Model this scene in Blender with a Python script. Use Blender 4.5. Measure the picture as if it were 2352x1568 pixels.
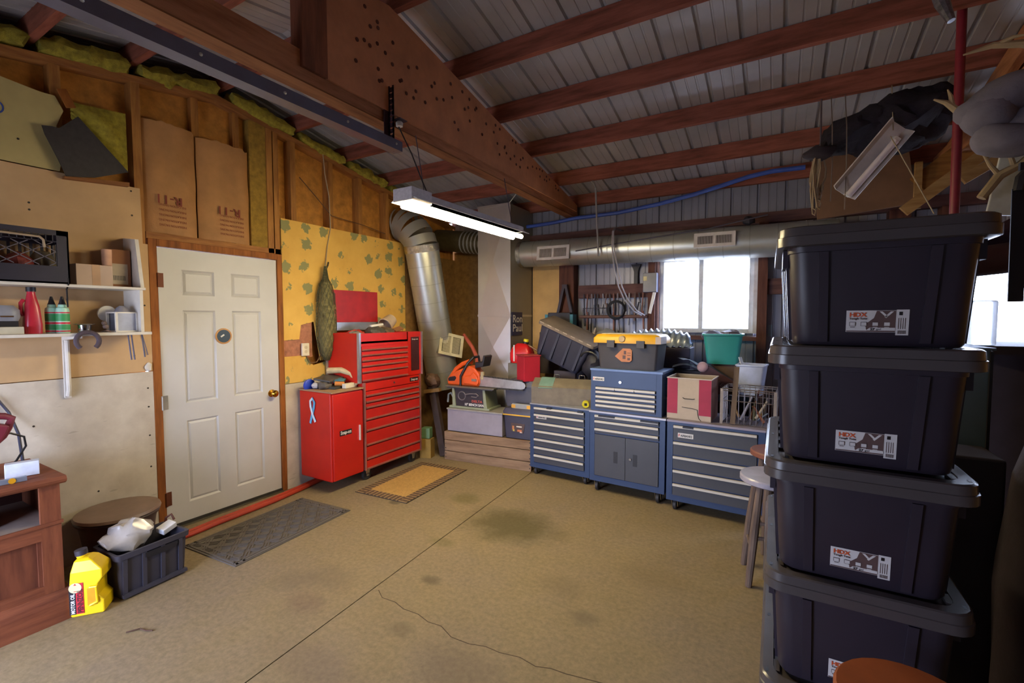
import bpy, bmesh, math, random
from mathutils import Vector, Matrix, Euler, noise
random.seed(7)
for o in list(bpy.data.objects): bpy.data.objects.remove(o, do_unlink=True)
SC = bpy.context.scene
COL = SC.collection
PI = math.pi

# ---------------- camera ----------------
cd = bpy.data.cameras.new('camera'); cd.sensor_fit = 'HORIZONTAL'; cd.sensor_width = 36.0
cd.lens = 36.0 * 1053.0 / 2352.0
cd.clip_start = 0.02; cd.clip_end = 200
cam = bpy.data.objects.new('camera', cd); COL.objects.link(cam)
cam.location = (3.77, 0.0, 1.535)
cam.rotation_euler = (math.radians(90 - 2.95), 0, math.radians(30))
SC.camera = cam

# ---------------- world, exposure ----------------
W = bpy.data.worlds.new('sky'); SC.world = W; W.use_nodes = True
bg = W.node_tree.nodes['Background']
bg.inputs[0].default_value = (0.64, 0.73, 1.0, 1)
bg.inputs[1].default_value = 14.0
vs = SC.view_settings
vs.view_transform = 'Standard'; vs.look = 'None'; vs.gamma = 1.0; vs.use_curve_mapping = False
vs.exposure = 0.72
LAMP_STRENGTH = 92.0
LAMP_COLOR = (1.0, 0.83, 0.47)

def portal(loc, rot, sx, sy):
    l = bpy.data.lights.new('daylight_portal', 'AREA'); l.shape = 'RECTANGLE'; l.size = sx; l.size_y = sy
    l.cycles.is_portal = True
    o = bpy.data.objects.new('daylight_portal', l); COL.objects.link(o)
    o.location = loc; o.rotation_euler = rot
portal((3.13, 5.04, 1.77), (-PI/2, 0, 0), 0.9, 0.78)      # back window
portal((5.78, 5.04, 1.72), (-PI/2, 0, 0), 1.55, 0.95)      # second back window
portal((1.1, -1.04, 0.8), (PI/2, 0, 0), 1.8, 1.6)        # open overhead door

# ---------------- materials ----------------
def lin(h):
    h = h.lstrip('#'); out = []
    for i in (0, 2, 4):
        c = int(h[i:i+2], 16) / 255.0
        out.append(c / 12.92 if c <= 0.04045 else ((c + 0.055) / 1.055) ** 2.4)
    return out
MATS = {}
def nt_new(name):
    m = bpy.data.materials.new(name); m.use_nodes = True
    nt = m.node_tree; b = nt.nodes['Principled BSDF']
    return m, nt, b
def coords(nt, scale=(1,1,1), rot=(0,0,0)):
    tc = nt.nodes.new('ShaderNodeTexCoord'); mp = nt.nodes.new('ShaderNodeMapping')
    mp.inputs['Scale'].default_value = scale; mp.inputs['Rotation'].default_value = rot
    nt.links.new(tc.outputs['Object'], mp.inputs['Vector'])
    return mp.outputs['Vector']
def noise_n(nt, vec, scale, detail=4, rough=.6):
    n = nt.nodes.new('ShaderNodeTexNoise'); n.inputs['Scale'].default_value = scale
    n.inputs['Detail'].default_value = detail; n.inputs['Roughness'].default_value = rough
    nt.links.new(vec, n.inputs['Vector']); return n.outputs['Fac']
def ramp(nt, fac, stops):
    r = nt.nodes.new('ShaderNodeValToRGB'); e = r.color_ramp.elements
    while len(e) < len(stops): e.new(0.5)
    for i, (p, c) in enumerate(stops):
        e[i].position = p; e[i].color = (c[0], c[1], c[2], 1)
    nt.links.new(fac, r.inputs['Fac']); return r.outputs['Color']
def mixc(nt, fac, a, b, mode='MIX'):
    m = nt.nodes.new('ShaderNodeMix'); m.data_type = 'RGBA'; m.blend_type = mode
    for sock, v in ((m.inputs[0], fac), (m.inputs[6], a), (m.inputs[7], b)):
        if isinstance(v, (int, float)): sock.default_value = v
        elif isinstance(v, (list, tuple)): sock.default_value = (v[0], v[1], v[2], 1)
        else: nt.links.new(v, sock)
    return m.outputs[2]
def bump(nt, b, h, strength=.3, dist=.01):
    n = nt.nodes.new('ShaderNodeBump'); n.inputs['Strength'].default_value = strength; n.inputs['Distance'].default_value = dist
    nt.links.new(h, n.inputs['Height']); nt.links.new(n.outputs['Normal'], b.inputs['Normal'])
def M(name, hexc='808080', rough=.6, metal=0., var=.18, scale=9., bmp=.0, spec=.5, emit=0):
    if name in MATS: return MATS[name]
    m, nt, b = nt_new(name); c = lin(hexc)
    b.inputs['Roughness'].default_value = rough; b.inputs['Metallic'].default_value = metal
    b.inputs['Specular IOR Level'].default_value = spec
    v = coords(nt); f = noise_n(nt, v, scale)
    lo = [x * (1 - var) for x in c]; hi = [min(1, x * (1 + var)) for x in c]
    col = ramp(nt, f, [(.3, lo), (.7, hi)])
    nt.links.new(col, b.inputs['Base Color'])
    if bmp: bump(nt, b, noise_n(nt, v, scale * 8, 6), bmp)
    if emit:
        b.inputs['Emission Color'].default_value = (*LAMP_COLOR, 1); b.inputs['Emission Strength'].default_value = emit
    MATS[name] = m; return m
def WOOD(name, hexc, dark, axis='y', rough=.7, scale=10, stain=0):
    if name in MATS: return MATS[name]
    m, nt, b = nt_new(name); b.inputs['Roughness'].default_value = rough
    b.inputs['Specular IOR Level'].default_value = .25
    s = {'x': (.12, 1, 1), 'y': (1, .12, 1), 'z': (1, 1, .12)}[axis]
    v = coords(nt, s); f = noise_n(nt, v, scale * 2.2, 6, .65)
    col = ramp(nt, f, [(.32, lin(dark)), (.62, lin(hexc))])
    v2 = coords(nt); f2 = noise_n(nt, v2, 2.5, 3)
    col = mixc(nt, f2, col, mixc(nt, .35, col, (.02, .01, .008)))
    nt.links.new(col, b.inputs['Base Color']); bump(nt, b, f, .2, .004)
    MATS[name] = m; return m

# ---------------- mesh builder ----------------
class B:
    def __init__(s): s.bm = bmesh.new()
    def box(s, x0, x1, y0, y1, z0, z1, mat=None):
        r = bmesh.ops.create_cube(s.bm, size=1)['verts']
        for v in r:
            v.co = Vector((x0 + (v.co.x + .5) * (x1 - x0), y0 + (v.co.y + .5) * (y1 - y0), z0 + (v.co.z + .5) * (z1 - z0)))
            if mat: v.co = mat @ v.co
        return s
    def obox(s, c, size, rot=(0, 0, 0)):
        m = Matrix.Translation(c) @ Euler(rot).to_matrix().to_4x4()
        return s.box(-size[0]/2, size[0]/2, -size[1]/2, size[1]/2, -size[2]/2, size[2]/2, m)
    def bar(s, p0, p1, w, h, up=(0, 0, 1)):
        p0, p1 = Vector(p0), Vector(p1); d = p1 - p0; L = d.length; d.normalize()
        u = Vector(up)
        if abs(d.dot(u)) > .98: u = Vector((1, 0, 0))
        sx = d.cross(u).normalized(); uz = sx.cross(d)
        m = Matrix((sx, d, uz)).transposed().to_4x4(); m.translation = p0
        return s.box(-w/2, w/2, 0, L, -h/2, h/2, m)
    def cyl(s, p0, p1, r0, r1=None, n=16, cap=True):
        r1 = r0 if r1 is None else r1
        return s.tube([p0, p1], [r0, r1], n, cap)
    def tube(s, pts, r, n=10, cap=True):
        pts = [Vector(p) for p in pts]; rs = r if isinstance(r, (list, tuple)) else [r] * len(pts)
        rings = []; prev = None
        for i, p in enumerate(pts):
            if i == 0: t = pts[1] - p
            elif i == len(pts) - 1: t = p - pts[i-1]
            else: t = (pts[i+1] - p).normalized() + (p - pts[i-1]).normalized()
            t.normalize()
            if prev is None:
                a = Vector((0, 0, 1)) if abs(t.z) < .9 else Vector((1, 0, 0))
                u = t.cross(a).normalized()
            else:
                u = prev - t * prev.dot(t)
                u = u.normalized() if u.length > 1e-6 else t.orthogonal().normalized()
            prev = u; w = t.cross(u)
            rings.append([p + (u * math.cos(2*PI*k/n) + w * math.sin(2*PI*k/n)) * rs[i] for k in range(n)])
        return s.loft(rings, cap)
    def loft(s, rings, cap=True, closed=True):
        vr = [[s.bm.verts.new(p) for p in r] for r in rings]; n = len(rings[0])
        for a, b in zip(vr, vr[1:]):
            for k in range(n if closed else n - 1):
                try: s.bm.faces.new((a[k], a[(k+1) % n], b[(k+1) % n], b[k]))
                except ValueError: pass
        if cap and closed:
            for r, fl in ((vr[0], True), (vr[-1], False)):
                try: s.bm.faces.new(r[::-1] if fl else r)
                except ValueError: pass
        return s
    def lathe(s, prof, c=(0, 0, 0), n=20, axis='z', cap=True, sy=1.0):
        c = Vector(c); rings = []
        for r, h in prof:
            ring = []
            for k in range(n):
                a = 2*PI*k/n; u, w = r*math.cos(a), r*math.sin(a)*sy
                ring.append(c + (Vector((u, w, h)) if axis == 'z' else Vector((h, u, w)) if axis == 'x' else Vector((w, h, u))))
            rings.append(ring)
        return s.loft(rings, cap)
    def prism(s, poly, axis, a, b):
        def P(p, t): return {'x': (t, p[0], p[1]), 'y': (p[0], t, p[1]), 'z': (p[0], p[1], t)}[axis]
        return s.loft([[Vector(P(p, a)) for p in poly], [Vector(P(p, b)) for p in poly]])
    def ball(s, c, r, seg=12, scale=(1, 1, 1), rot=(0, 0, 0)):
        v = bmesh.ops.create_uvsphere(s.bm, u_segments=seg, v_segments=max(6, seg*2//3), radius=1)['verts']
        m = Matrix.Translation(c) @ Euler(rot).to_matrix().to_4x4() @ Matrix.Diagonal((r*scale[0], r*scale[1], r*scale[2], 1))
        for x in v: x.co = m @ x.co
        return s
    def quad(s, *pts):
        s.bm.faces.new([s.bm.verts.new(p) for p in pts]); return s
    def grid(s, fn, nu, nv):
        vs = [[s.bm.verts.new(fn(i / nu, j / nv)) for j in range(nv + 1)] for i in range(nu + 1)]
        for i in range(nu):
            for j in range(nv):
                s.bm.faces.new((vs[i][j], vs[i+1][j], vs[i+1][j+1], vs[i][j+1]))
        return s
    def xf(s, m):
        for v in s.bm.verts: v.co = m @ v.co
        return s
    def jitter(s, amp, sc=6.0):
        for v in s.bm.verts:
            v.co += Vector((noise.noise(v.co*sc), noise.noise(v.co*sc + Vector((9, 3, 1))), noise.noise(v.co*sc + Vector((2, 7, 5))))) * amp
        return s
    def solid(s, t):
        bmesh.ops.solidify(s.bm, geom=s.bm.faces[:], thickness=t); return s
    def mesh(s, name, smooth=False, ang=35):
        bmesh.ops.recalc_face_normals(s.bm, faces=s.bm.faces[:])
        me = bpy.data.meshes.new(name); s.bm.to_mesh(me); s.bm.free()
        if smooth:
            for p in me.polygons: p.use_smooth = True
            me.set_sharp_from_angle(angle=math.radians(ang))
        return me
    def build(s, name, mat, parent=None, smooth=False, bevel=0, ang=35, loc=None, rot=None, seg=2):
        o = bpy.data.objects.new(name, s.mesh(name, smooth, ang))
        o.data.materials.append(mat); COL.objects.link(o)
        if parent: o.parent = parent
        if loc: o.location = loc
        if rot: o.rotation_euler = rot
        if bevel:
            md = o.modifiers.new('bevel', 'BEVEL'); md.width = bevel; md.segments = seg; md.limit_method = 'ANGLE'; md.angle_limit = math.radians(40)
            md.harden_normals = False
        return o
def tag(o, label, cat, group=None):
    o['label'] = label; o['category'] = cat
    if group: o['group'] = group
    return o
def thing(name, label, cat, loc=(0, 0, 0), rotz=0, group=None, rot=None):
    o = bpy.data.objects.new(name, None); COL.objects.link(o); o.empty_display_size = .1
    o.location = loc; o.rotation_euler = rot if rot else (0, 0, rotz)
    return tag(o, label, cat, group)
def struct(name, loc=(0, 0, 0), label=None):
    o = bpy.data.objects.new(name, None); COL.objects.link(o); o.location = loc; o['kind'] = 'structure'
    if label: o['label'] = label
    return o
def rr(w, d, r, n=4, z=0, cx=0, cy=0):
    pts = []
    for sx, sy, a0 in ((1, 1, 0), (-1, 1, PI/2), (-1, -1, PI), (1, -1, 3*PI/2)):
        for k in range(n + 1):
            a = a0 + PI/2*k/n
            pts.append(Vector((cx + sx*(w/2 - r) + r*math.cos(a), cy + sy*(d/2 - r) + r*math.sin(a), z)))
    return pts
def copy_tree(o, parent=None):
    c = o.copy(); COL.objects.link(c)
    if parent is not None: c.parent = parent
    for ch in list(o.children): copy_tree(ch, c)
    return c
def text(s, size, mat, parent=None, loc=(0, 0, 0), rot=(0, 0, 0), name='lettering', width=None, bold=0, sx=1, align='LEFT'):
    cu = bpy.data.curves.new('t', 'FONT'); cu.body = s; cu.size = size; cu.resolution_u = 2; cu.extrude = .0004; cu.offset = bold; cu.align_x = align
    t = bpy.data.objects.new('t', cu); COL.objects.link(t)
    dg = bpy.context.evaluated_depsgraph_get(); dg.update()
    me = bpy.data.meshes.new_from_object(t.evaluated_get(dg)); bpy.data.objects.remove(t)
    xs = [v.co.x for v in me.vertices]
    k = (width / (max(xs) - min(xs))) if width and xs else sx
    for v in me.vertices: v.co.x *= k
    me.materials.clear(); me.materials.append(mat)
    o = bpy.data.objects.new(name, me); COL.objects.link(o); o.location = loc; o.rotation_euler = rot
    if parent: o.parent = parent
    return o
RY = (PI/2, 0, 0)              # text facing -y
RX = (PI/2, 0, PI/2)           # text facing +x
def arc(c, r, a0, a1, n, plane='xz'):
    out = []
    for k in range(n + 1):
        a = a0 + (a1 - a0)*k/n; u, w = r*math.cos(a), r*math.sin(a)
        out.append(Vector((c[0]+u, c[1], c[2]+w)) if plane == 'xz' else Vector((c[0], c[1]+u, c[2]+w)) if plane == 'yz' else Vector((c[0]+u, c[1]+w, c[2])))
    return out
# ---------------- structure: roof, walls, floor ----------------
RIDGE_Y, RIDGE_Z, SLOPE = 2.0, 3.46, .185
def roof_z(y): return RIDGE_Z - SLOPE*abs(y - RIDGE_Y)
XR, YF, YB = 7.2, -1.0, 5.0
mPURL = WOOD('purlin_wood', '#a8624e', '#74402f', 'x')
mTRUSS = WOOD('truss_wood', '#cc8c62', '#9c6240', 'y')
mGUSS = M('gusset_plywood', '#c2825a', .75, 0, .2, 5, .1)
mMETAL = M('painted_sheet_metal', '#a8a4a4', .45, .1, .12, 3)
mSTUD = WOOD('stud_wood', '#bd8444', '#8f5c2e', 'z')
mPLATE = WOOD('plate_wood', '#b97e44', '#8a5630', 'y')
mOSB = M('sheathing_board', '#b47a34', .85, 0, .3, 14, .15)
mTAN = M('tan_wallboard', '#c29f74', .85, 0, .1, 4, .05)
mPINE = WOOD('pine_trim', '#a8662c', '#7c4620', 'z')

# concrete floor
def concrete():
    m, nt, b = nt_new('concrete'); v = coords(nt)
    f = noise_n(nt, v, 1.1, 5, .6); f2 = noise_n(nt, v, 40, 6, .7); f3 = noise_n(nt, v, 4.5, 5, .65)
    c = ramp(nt, f, [(.3, lin('#786858')), (.55, lin('#857252')), (.75, lin('#7c6c5c'))])
    c = mixc(nt, ramp(nt, f3, [(.4, (0, 0, 0)), (.75, (.42,)*3)]), c, lin('#6a5a34'))
    c = mixc(nt, .35, c, ramp(nt, f2, [(.3, lin('#5c5040')), (.7, lin('#a8977a'))]))
    # oil stains with a shape of their own
    tc = nt.nodes.new('ShaderNodeTexCoord')
    def stain(c, cx, cy, sx, sy, hexc, amt, rot=0, wob=.55):
        mp = nt.nodes.new('ShaderNodeMapping'); mp.vector_type = 'TEXTURE'
        mp.inputs['Location'].default_value = (cx, cy, 0); mp.inputs['Scale'].default_value = (sx, sy, 1); mp.inputs['Rotation'].default_value = (0, 0, rot)
        nt.links.new(tc.outputs['Object'], mp.inputs['Vector'])
        ln = nt.nodes.new('ShaderNodeVectorMath'); ln.operation = 'LENGTH'; nt.links.new(mp.outputs['Vector'], ln.inputs[0])
        nz = noise_n(nt, v, 6, 3); ad = nt.nodes.new('ShaderNodeMath'); ad.operation = 'MULTIPLY_ADD'
        nt.links.new(nz, ad.inputs[0]); ad.inputs[1].default_value = wob*2; nt.links.new(ln.outputs['Value'], ad.inputs[2])
        f = ramp(nt, ad.outputs[0], [(.72 + wob*.4, (amt,)*3), (1., (0,)*3)]) if False else None
        mr = nt.nodes.new('ShaderNodeMapRange'); mr.inputs['From Min'].default_value = .55 + wob; mr.inputs['From Max'].default_value = 1.35 + wob
        mr.inputs['To Min'].default_value = amt; mr.inputs['To Max'].default_value = 0
        nt.links.new(ad.outputs[0], mr.inputs['Value'])
        return mixc(nt, mr.outputs[0], c, lin(hexc))
    for a in ((2.1, 2.88, .34, .24, '#453f1c', .7), (1.5, 3.12, .12, .1, '#5a5228', .55), (1.35, 1.62, .13, .1, '#6a5c4c', .45),
              (1.52, 1.75, .16, .11, '#6a5c4c', .4), (1.6, 1.52, .12, .08, '#6a5448', .4), (2.6, 1.55, .2, .12, '#65564a', .45), (2.05, 2.02, .06, .04, '#4a4030', .6),
              (2.75, 2.35, .13, .09, '#6b5c46', .4), (2.95, 2.15, .08, .06, '#5c5040', .5), (2.2, 1.62, .07, .05, '#5c5040', .45),
              (1.05, 2.75, .05, .03, '#3a3428', .6), (3.2, 2.7, .22, .1, '#6b5c46', .3), (2.05, 1.25, .3, .1, '#6b5a50', .3), (1.82, 2.42, .1, .05, '#5c5430', .4)):
        c = stain(c, *a)
    nt.links.new(c, b.inputs['Base Color']); b.inputs['Roughness'].default_value = .72; b.inputs['Specular IOR Level'].default_value = .35
    bump(nt, b, f2, .12, .004); return m
mCONC = concrete()
floor = struct('floor')
def jx(y): return 1.932 - .0605*y
for poly in ([(-.12, YF), (jx(YF)-.003, YF), (jx(YB)-.003, YB), (-.12, YB)], [(jx(YF)+.003, YF), (XR, YF), (XR, YB), (jx(YB)+.003, YB)]):
    B().prism(poly, 'z', -.12, 0).build('concrete_slab', mCONC, floor)
B().box(1.4, 2.2, YF, YB, -.13, -.022).build('joint_bed', M('joint_dirt', '#3a3126', .95), floor)
cp = [(1.86, 1.80), (1.93, 1.76), (2.02, 1.766), (2.10, 1.745), (2.196, 1.751), (2.28, 1.73), (2.358, 1.738), (2.45, 1.70), (2.55, 1.705), (2.63, 1.73), (2.705, 1.729), (2.80, 1.75), (2.887, 1.737), (2.95, 1.76), (3.02, 1.765), (3.2, 1.8)]
b = B()
for i in range(len(cp) - 1):
    (x0, y0), (x1, y1) = cp[i], cp[i+1]; b.bar((x0, y0, .0002), (x1, y1, .0002), .004, .001)
b.build('hairline_crack', M('crack_dark', '#4a3c2c', .95), floor)
gr = B().box(-14, 22, -16, YF, -.3, -.14).box(-14, 22, YB + .1, 22, -.4, -.2).build('ground', M('gravel_ground', '#8d8a84', .95, 0, .3, 20)); gr['kind'] = 'structure'

# ---- roof ----
ceil = struct('ceiling')
def rib_sheet(name, x0, n, y0, y1, zf, parent, mat, wall=False):
    """ribbed steel sheet: n pans of .229 m with a major rib between; rib stands proud (away from the room)"""
    prof = []
    for i in range(n):
        a = x0 + i*.2286
        prof += [(a, 0), (a + .066, 0), (a + .070, .004), (a + .078, .004), (a + .082, 0), (a + .132, 0), (a + .136, .004), (a + .144, .004), (a + .148, 0), (a + .198, 0), (a + .207, .019), (a + .220, .019)]
    prof.append((x0 + n*.2286, 0))
    bb = B()
    bb.loft([[Vector((x, y0, zf(y0) + h)) for x, h in prof], [Vector((x, y1, zf(y1) + h)) for x, h in prof]] if not wall else
            [[Vector((x, YB + .0 + h, y0)) for x, h in prof], [Vector((x, YB + .0 + h, y1)) for x, h in prof]], cap=False, closed=False)
    return bb.build(name, mat, parent)
for k in range(9):
    x0 = -.3286 + k*.9144
    rib_sheet('roof_panel', x0, 4, YB + .15, RIDGE_Y, roof_z, ceil, mMETAL)
    rib_sheet('roof_panel', x0, 4, RIDGE_Y, YF - .1, roof_z, ceil, mMETAL)
PY = [4.93, 4.38, 3.78, 3.22, 2.67, 2.06, 1.47, .98, .49, .0, -.48, -.93]
for y in PY:
    B().obox((XR/2 - .16, y, roof_z(y) - .066), (XR + .32, .042, .13), (0, 0, 0)).build('purlin', mPURL, ceil)
# ---- trusses ----
def truss(x, label):
    t = struct('roof_truss', label=label)
    for k in range(2):
        B().box(x - .045 + k*.046, x - .001 + k*.046, YF, 4.9, 2.66, 2.80).build('bottom_chord', mTRUSS, t)
    def tc(y): return roof_z(y) - .134
    for ya, yb in ((2.0, 4.9), (2.0, YF)):
        B().prism([(ya, tc(ya)), (yb, tc(yb)), (yb, tc(yb) - .13), (ya, tc(ya) - .13)], 'x', x - .02, x + .022).build('top_chord', mTRUSS, t)
    B().prism([(1.565, 2.72), (4.86, 2.72), (4.86, tc(4.86) - .01), (2.0, tc(2.0) - .01), (1.565, tc(1.565) - .01)], 'x', x + .047, x + .060).build('gusset_plate', mGUSS, t)
    B().box(x - .02, x + .064, 1.43, 1.57, 2.72, tc(1.5)).build('king_post', WOOD('post_dark', '#9a5e44', '#704434', 'z'), t)
    B().prism([(.2, 2.76), (.3, 2.76), (1.35, tc(1.35)-.1), (1.25, tc(1.25)-.1)], 'x', x - .02, x + .022).build('web', mTRUSS, t)
    b = B()
    for i in range(70):
        y = random.uniform(1.75, 4.4); z = random.uniform(2.83, max(2.86, tc(y) - .03))
        b.lathe([(.011, 0), (.011, .003)], (x + .060, y, z), 8, 'x')
    n = b.build('nail_heads', M('nail_dark', '#5a2c1e', .6), t); n['kind'] = 'stuff'
    # sandwiched lower lip seen along the chord
    B().box(x - .048, x + .05, YF, 4.9, 2.652, 2.660).build('chord_lip', WOOD('lip_wood', '#9c6842', '#74462a', 'y'), t)
    return t
truss(1.745, 'timber truss with plywood gusset above the shop light')
truss(4.86, 'timber truss in the dark right-hand bay')

# ---- left wall ----
wl = B().prism([(YF, 0), (1.50, 0), (1.50, 2.09), (2.485, 2.09), (2.485, 0), (YB, 0), (YB, 2.72), (2, 3.215), (YF, 2.72)], 'x', -.105, -.092).build('wall_left', mOSB); wl['kind'] = 'structure'
wl['label'] = 'left gable wall with bare studs and mixed wallboard'
B().prism([(YF, 2.6), (YB, 2.6), (YB, roof_z(YB)), (2, roof_z(2)), (YF, roof_z(YF))], 'x', -.335, -.32).build('fascia', M('fascia_shade', '#4a4648', .7), wl)  # board added behind the plate gap; dark colour stands in for shade there
B().prism([(YF, 2.6), (YB, 2.6), (YB, 2.64), (YF, 2.64)], 'x', -.32, -.105).build('soffit', M('fascia_shade'), wl)
def pl(y): return 3.20 - .165*abs(y - 2)
for ya, yb in ((YF, 2.0), (2.0, YB)):
    B().prism([(ya, pl(ya)), (yb, pl(yb)), (yb, pl(yb) + .042), (ya, pl(ya) + .042)], 'x', -.092, .004).build('top_plate', mPLATE, wl)
for y, z0 in ((.62, 2.4), (1.046, 2.3), (1.445, 2.0), (1.83, 2.09), (2.13, 2.09), (2.38, 2.09), (2.44, 0), (2.60, 2.2), (3.0, 2.2), (3.36, 2.2), (3.735, 2.2), (4.3, 2.2), (4.9, 2.2)):
    B().box(-.092, (-.045 if y in (1.83, 2.13) else .0) if y < 3.7 else .002, y, y + (.05 if y != 2.44 else .045), z0, pl(y + .02)).build('stud', mSTUD, wl)
B().box(-.092, .0, 1.5, 2.485, 2.085, 2.13).build('header', mPLATE, wl)
def board(name, poly, mat, x0=0., x1=.012): return B().prism(poly, 'x', x0, x1).build(name, mat, wl)
def wb_white():
    m, nt, b = nt_new('painted_wallboard'); v = coords(nt)
    f = noise_n(nt, v, 5, 5); c = ramp(nt, f, [(.3, lin('#b4a898')), (.7, lin('#d2c8b8'))])
    f2 = noise_n(nt, coords(nt, (1, .35, 1.6)), 26, 2, .4); c = mixc(nt, ramp(nt, f2, [(.70, (0,)*3), (.76, (.35,)*3)]), c, lin('#7d7160'))
    nt.links.new(c, b.inputs['Base Color']); b.inputs['Roughness'].default_value = .8; return m
mWB = wb_white()
board('wallboard', [(YF, 0), (1.503, 0), (1.503, 1.163), (YF, 1.163)], mWB)
board('wallboard', [(YF, 1.168), (1.503, 1.168), (1.503, 2.04), (1.475, 2.04), (1.47, 2.408), (YF, 2.405)], mTAN)
board('wallboard', [(YF, 2.412), (1.07, 2.415), (1.085, 2.5), (1.065, 2.68), (1.10, 2.78), (1.065, 2.855), (1.0, 2.853), (.92, 2.862), (.84, 2.872), (.5, 2.92), (YF, 2.8)], M('green_wallboard', '#b3a26b', .85, 0, .14, 3, .05))
b = B()
for y, z in ((.93, 2.2), (.93, 2.16), (1.42, 2.38), (1.42, 2.22), (1.47, 1.05), (1.47, .92), (1.47, .72), (1.47, .5), (1.47, .2), (.9, 2.55), (.9, .9), (.9, .7), (.9, .42), (1.18, .42), (1.4, 1.28), (1.47, 1.62)):
    b.lathe([(.006, 0), (.006, .0015)], (.012, y, z), 8, 'x')
n = b.build('screw_heads', M('screw_dark', '#2c241c', .7), wl); n['kind'] = 'stuff'
B().tube(arc((.0125, .812, 2.70), .036, 0, 2*PI, 20, 'yz'), .004, 6, False).build('pencil_ring', M('crayon_blue', '#39509a', .7), wl)
B().ball((.02, 1.475, 1.20), .02, 10, (.6, 1, 1.5)).jitter(.012, 40).build('torn_plaster', M('plaster_white', '#cfc8be', .9), wl, True)
# wallpapered board, torn above the chest
def wallpaper():
    m, nt, b = nt_new('leaf_wallpaper'); v = coords(nt, (0, 1, 1))
    vo = nt.nodes.new('ShaderNodeTexVoronoi'); vo.inputs['Scale'].default_value = 5.6; vo.inputs['Randomness'].default_value = .5
    wn = nt.nodes.new('ShaderNodeTexNoise'); wn.inputs['Scale'].default_value = 26; wn.inputs['Detail'].default_value = 3
    nt.links.new(v, wn.inputs['Vector']); nt.links.new(v, vo.inputs['Vector'])
    sb = nt.nodes.new('ShaderNodeMath'); sb.operation = 'MULTIPLY_ADD'; nt.links.new(wn.outputs['Fac'], sb.inputs[0]); sb.inputs[1].default_value = .62
    nt.links.new(vo.outputs['Distance'], sb.inputs[2])
    leaf = ramp(nt, sb.outputs[0], [(.575, (.85,)*3), (.615, (0,)*3)])
    base = ramp(nt, noise_n(nt, v, 3, 4), [(.3, lin('#cfa04a')), (.7, lin('#e2b65c'))])
    c = mixc(nt, leaf, base, lin('#76805a'))
    nt.links.new(c, b.inputs['Base Color']); b.inputs['Roughness'].default_value = .8; return m
mWP = wallpaper()
board('wallpapered_board', [(2.49, 1.335), (2.64, 1.34), (2.66, 1.47), (2.80, 1.5), (2.86, 1.13), (2.95, 1.13), (2.95, .95), (4.02, .95), (4.02, 2.395), (2.49, 2.402)], mWP)
board('wallpapered_board', [(2.49, .95), (2.95, .95), (2.93, 1.12), (2.78, 1.09), (2.70, 1.19), (2.49, 1.19)], mWP)
board('wallboard', [(2.49, 0), (4.02, 0), (4.02, .945), (2.49, .945)], mWB)
board('wallboard', [(4.025, 0), (YB, 0), (YB, 2.3), (4.025, 2.3)], M('brown_panel', '#8a6638', .8, 0, .25, 18, .1))
B().box(-.05, .0, 2.49, 2.78, 1.17, 1.5).build('insulation_patch', M('kraft_pinkish', '#a8705a', .9, 0, .3, 20, .4), wl)
# kraft-faced batts with upside-down printing
mKR = M('kraft_paper', '#a87848', .75, 0, .16, 6, .15); mKI = M('kraft_print', '#7a3526', .8)
def batt(y0, y1, z0, z1):
    def fn(u, v):
        y = y0 + (y1 - y0)*u; z = z0 + (z1 - z0)*v
        return Vector((-.03 + .045*math.sin(PI*u)**.5 + .012*noise.noise(Vector((y*9, z*5, 1))), y, z + (.02*noise.noise(Vector((y*22, 3, 1))) if v == 1 else 0)))
    o = B().grid(fn, 12, 22).build('insulation_batt', mKR, wl, True)
    yc = (y0 + y1)/2
    return o
batt(1.50, 1.835, 2.13, 2.90); batt(1.845, 2.235, 2.13, 2.885)
for y0, w in ((1.575, .15), (1.98, .16)):
    text('R-11', .085, mKI, wl, (.022, y0 + w, 2.395), (-PI/2, 0, -PI/2), 'batt_print', w, .001)
    for r in range(5):
        text('INSULATION FACING', .022, mKI, wl, (.023, y0 + w + .02, 2.335 - r*.035), (-PI/2, 0, -PI/2), 'batt_print', w + .02)
B().box(-.092, -.01, 2.24, 2.38, 2.13, pl(2.3)).build('insulation_strip', M('fibre_tan', '#94742c', .95, 0, .3, 25, .4), wl)
# insulation stuffed under the roof
mFIB = M('yellow_fibreglass', '#a59632', .95, 0, .35, 30, .8)
for ya, yb, h in ((.55, .95, .13), (1.01, 1.43, .13), (1.50, 2.0, .11), (2.1, 2.63, .11), (2.71, 3.18, .10), (3.26, 3.74, .10), (3.82, 4.3, .09)):
    zc = pl((ya + yb)/2) + .05
    b = B()
    n = 9
    rings = []
    for i in range(n + 1):
        u = i/n; y = ya + (yb - ya)*u; r = (h*.55)*(.5 + .5*math.sin(PI*min(max(u, .06), .94))**.5) * (1 + .35*noise.noise(Vector((y*17, 2, 3))))
        c = Vector((-.03, y, pl(y) + .042 + h*.42 + .012*noise.noise(Vector((y*21, 8, 1)))))
        rings.append([c + Vector((math.cos(2*PI*k/12)*.07, 0, math.sin(2*PI*k/12)*r)) for k in range(12)])
    b.loft(rings).jitter(.03, 20).jitter(.012, 50).build('stuffed_insulation', mFIB, wl, True)
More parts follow.
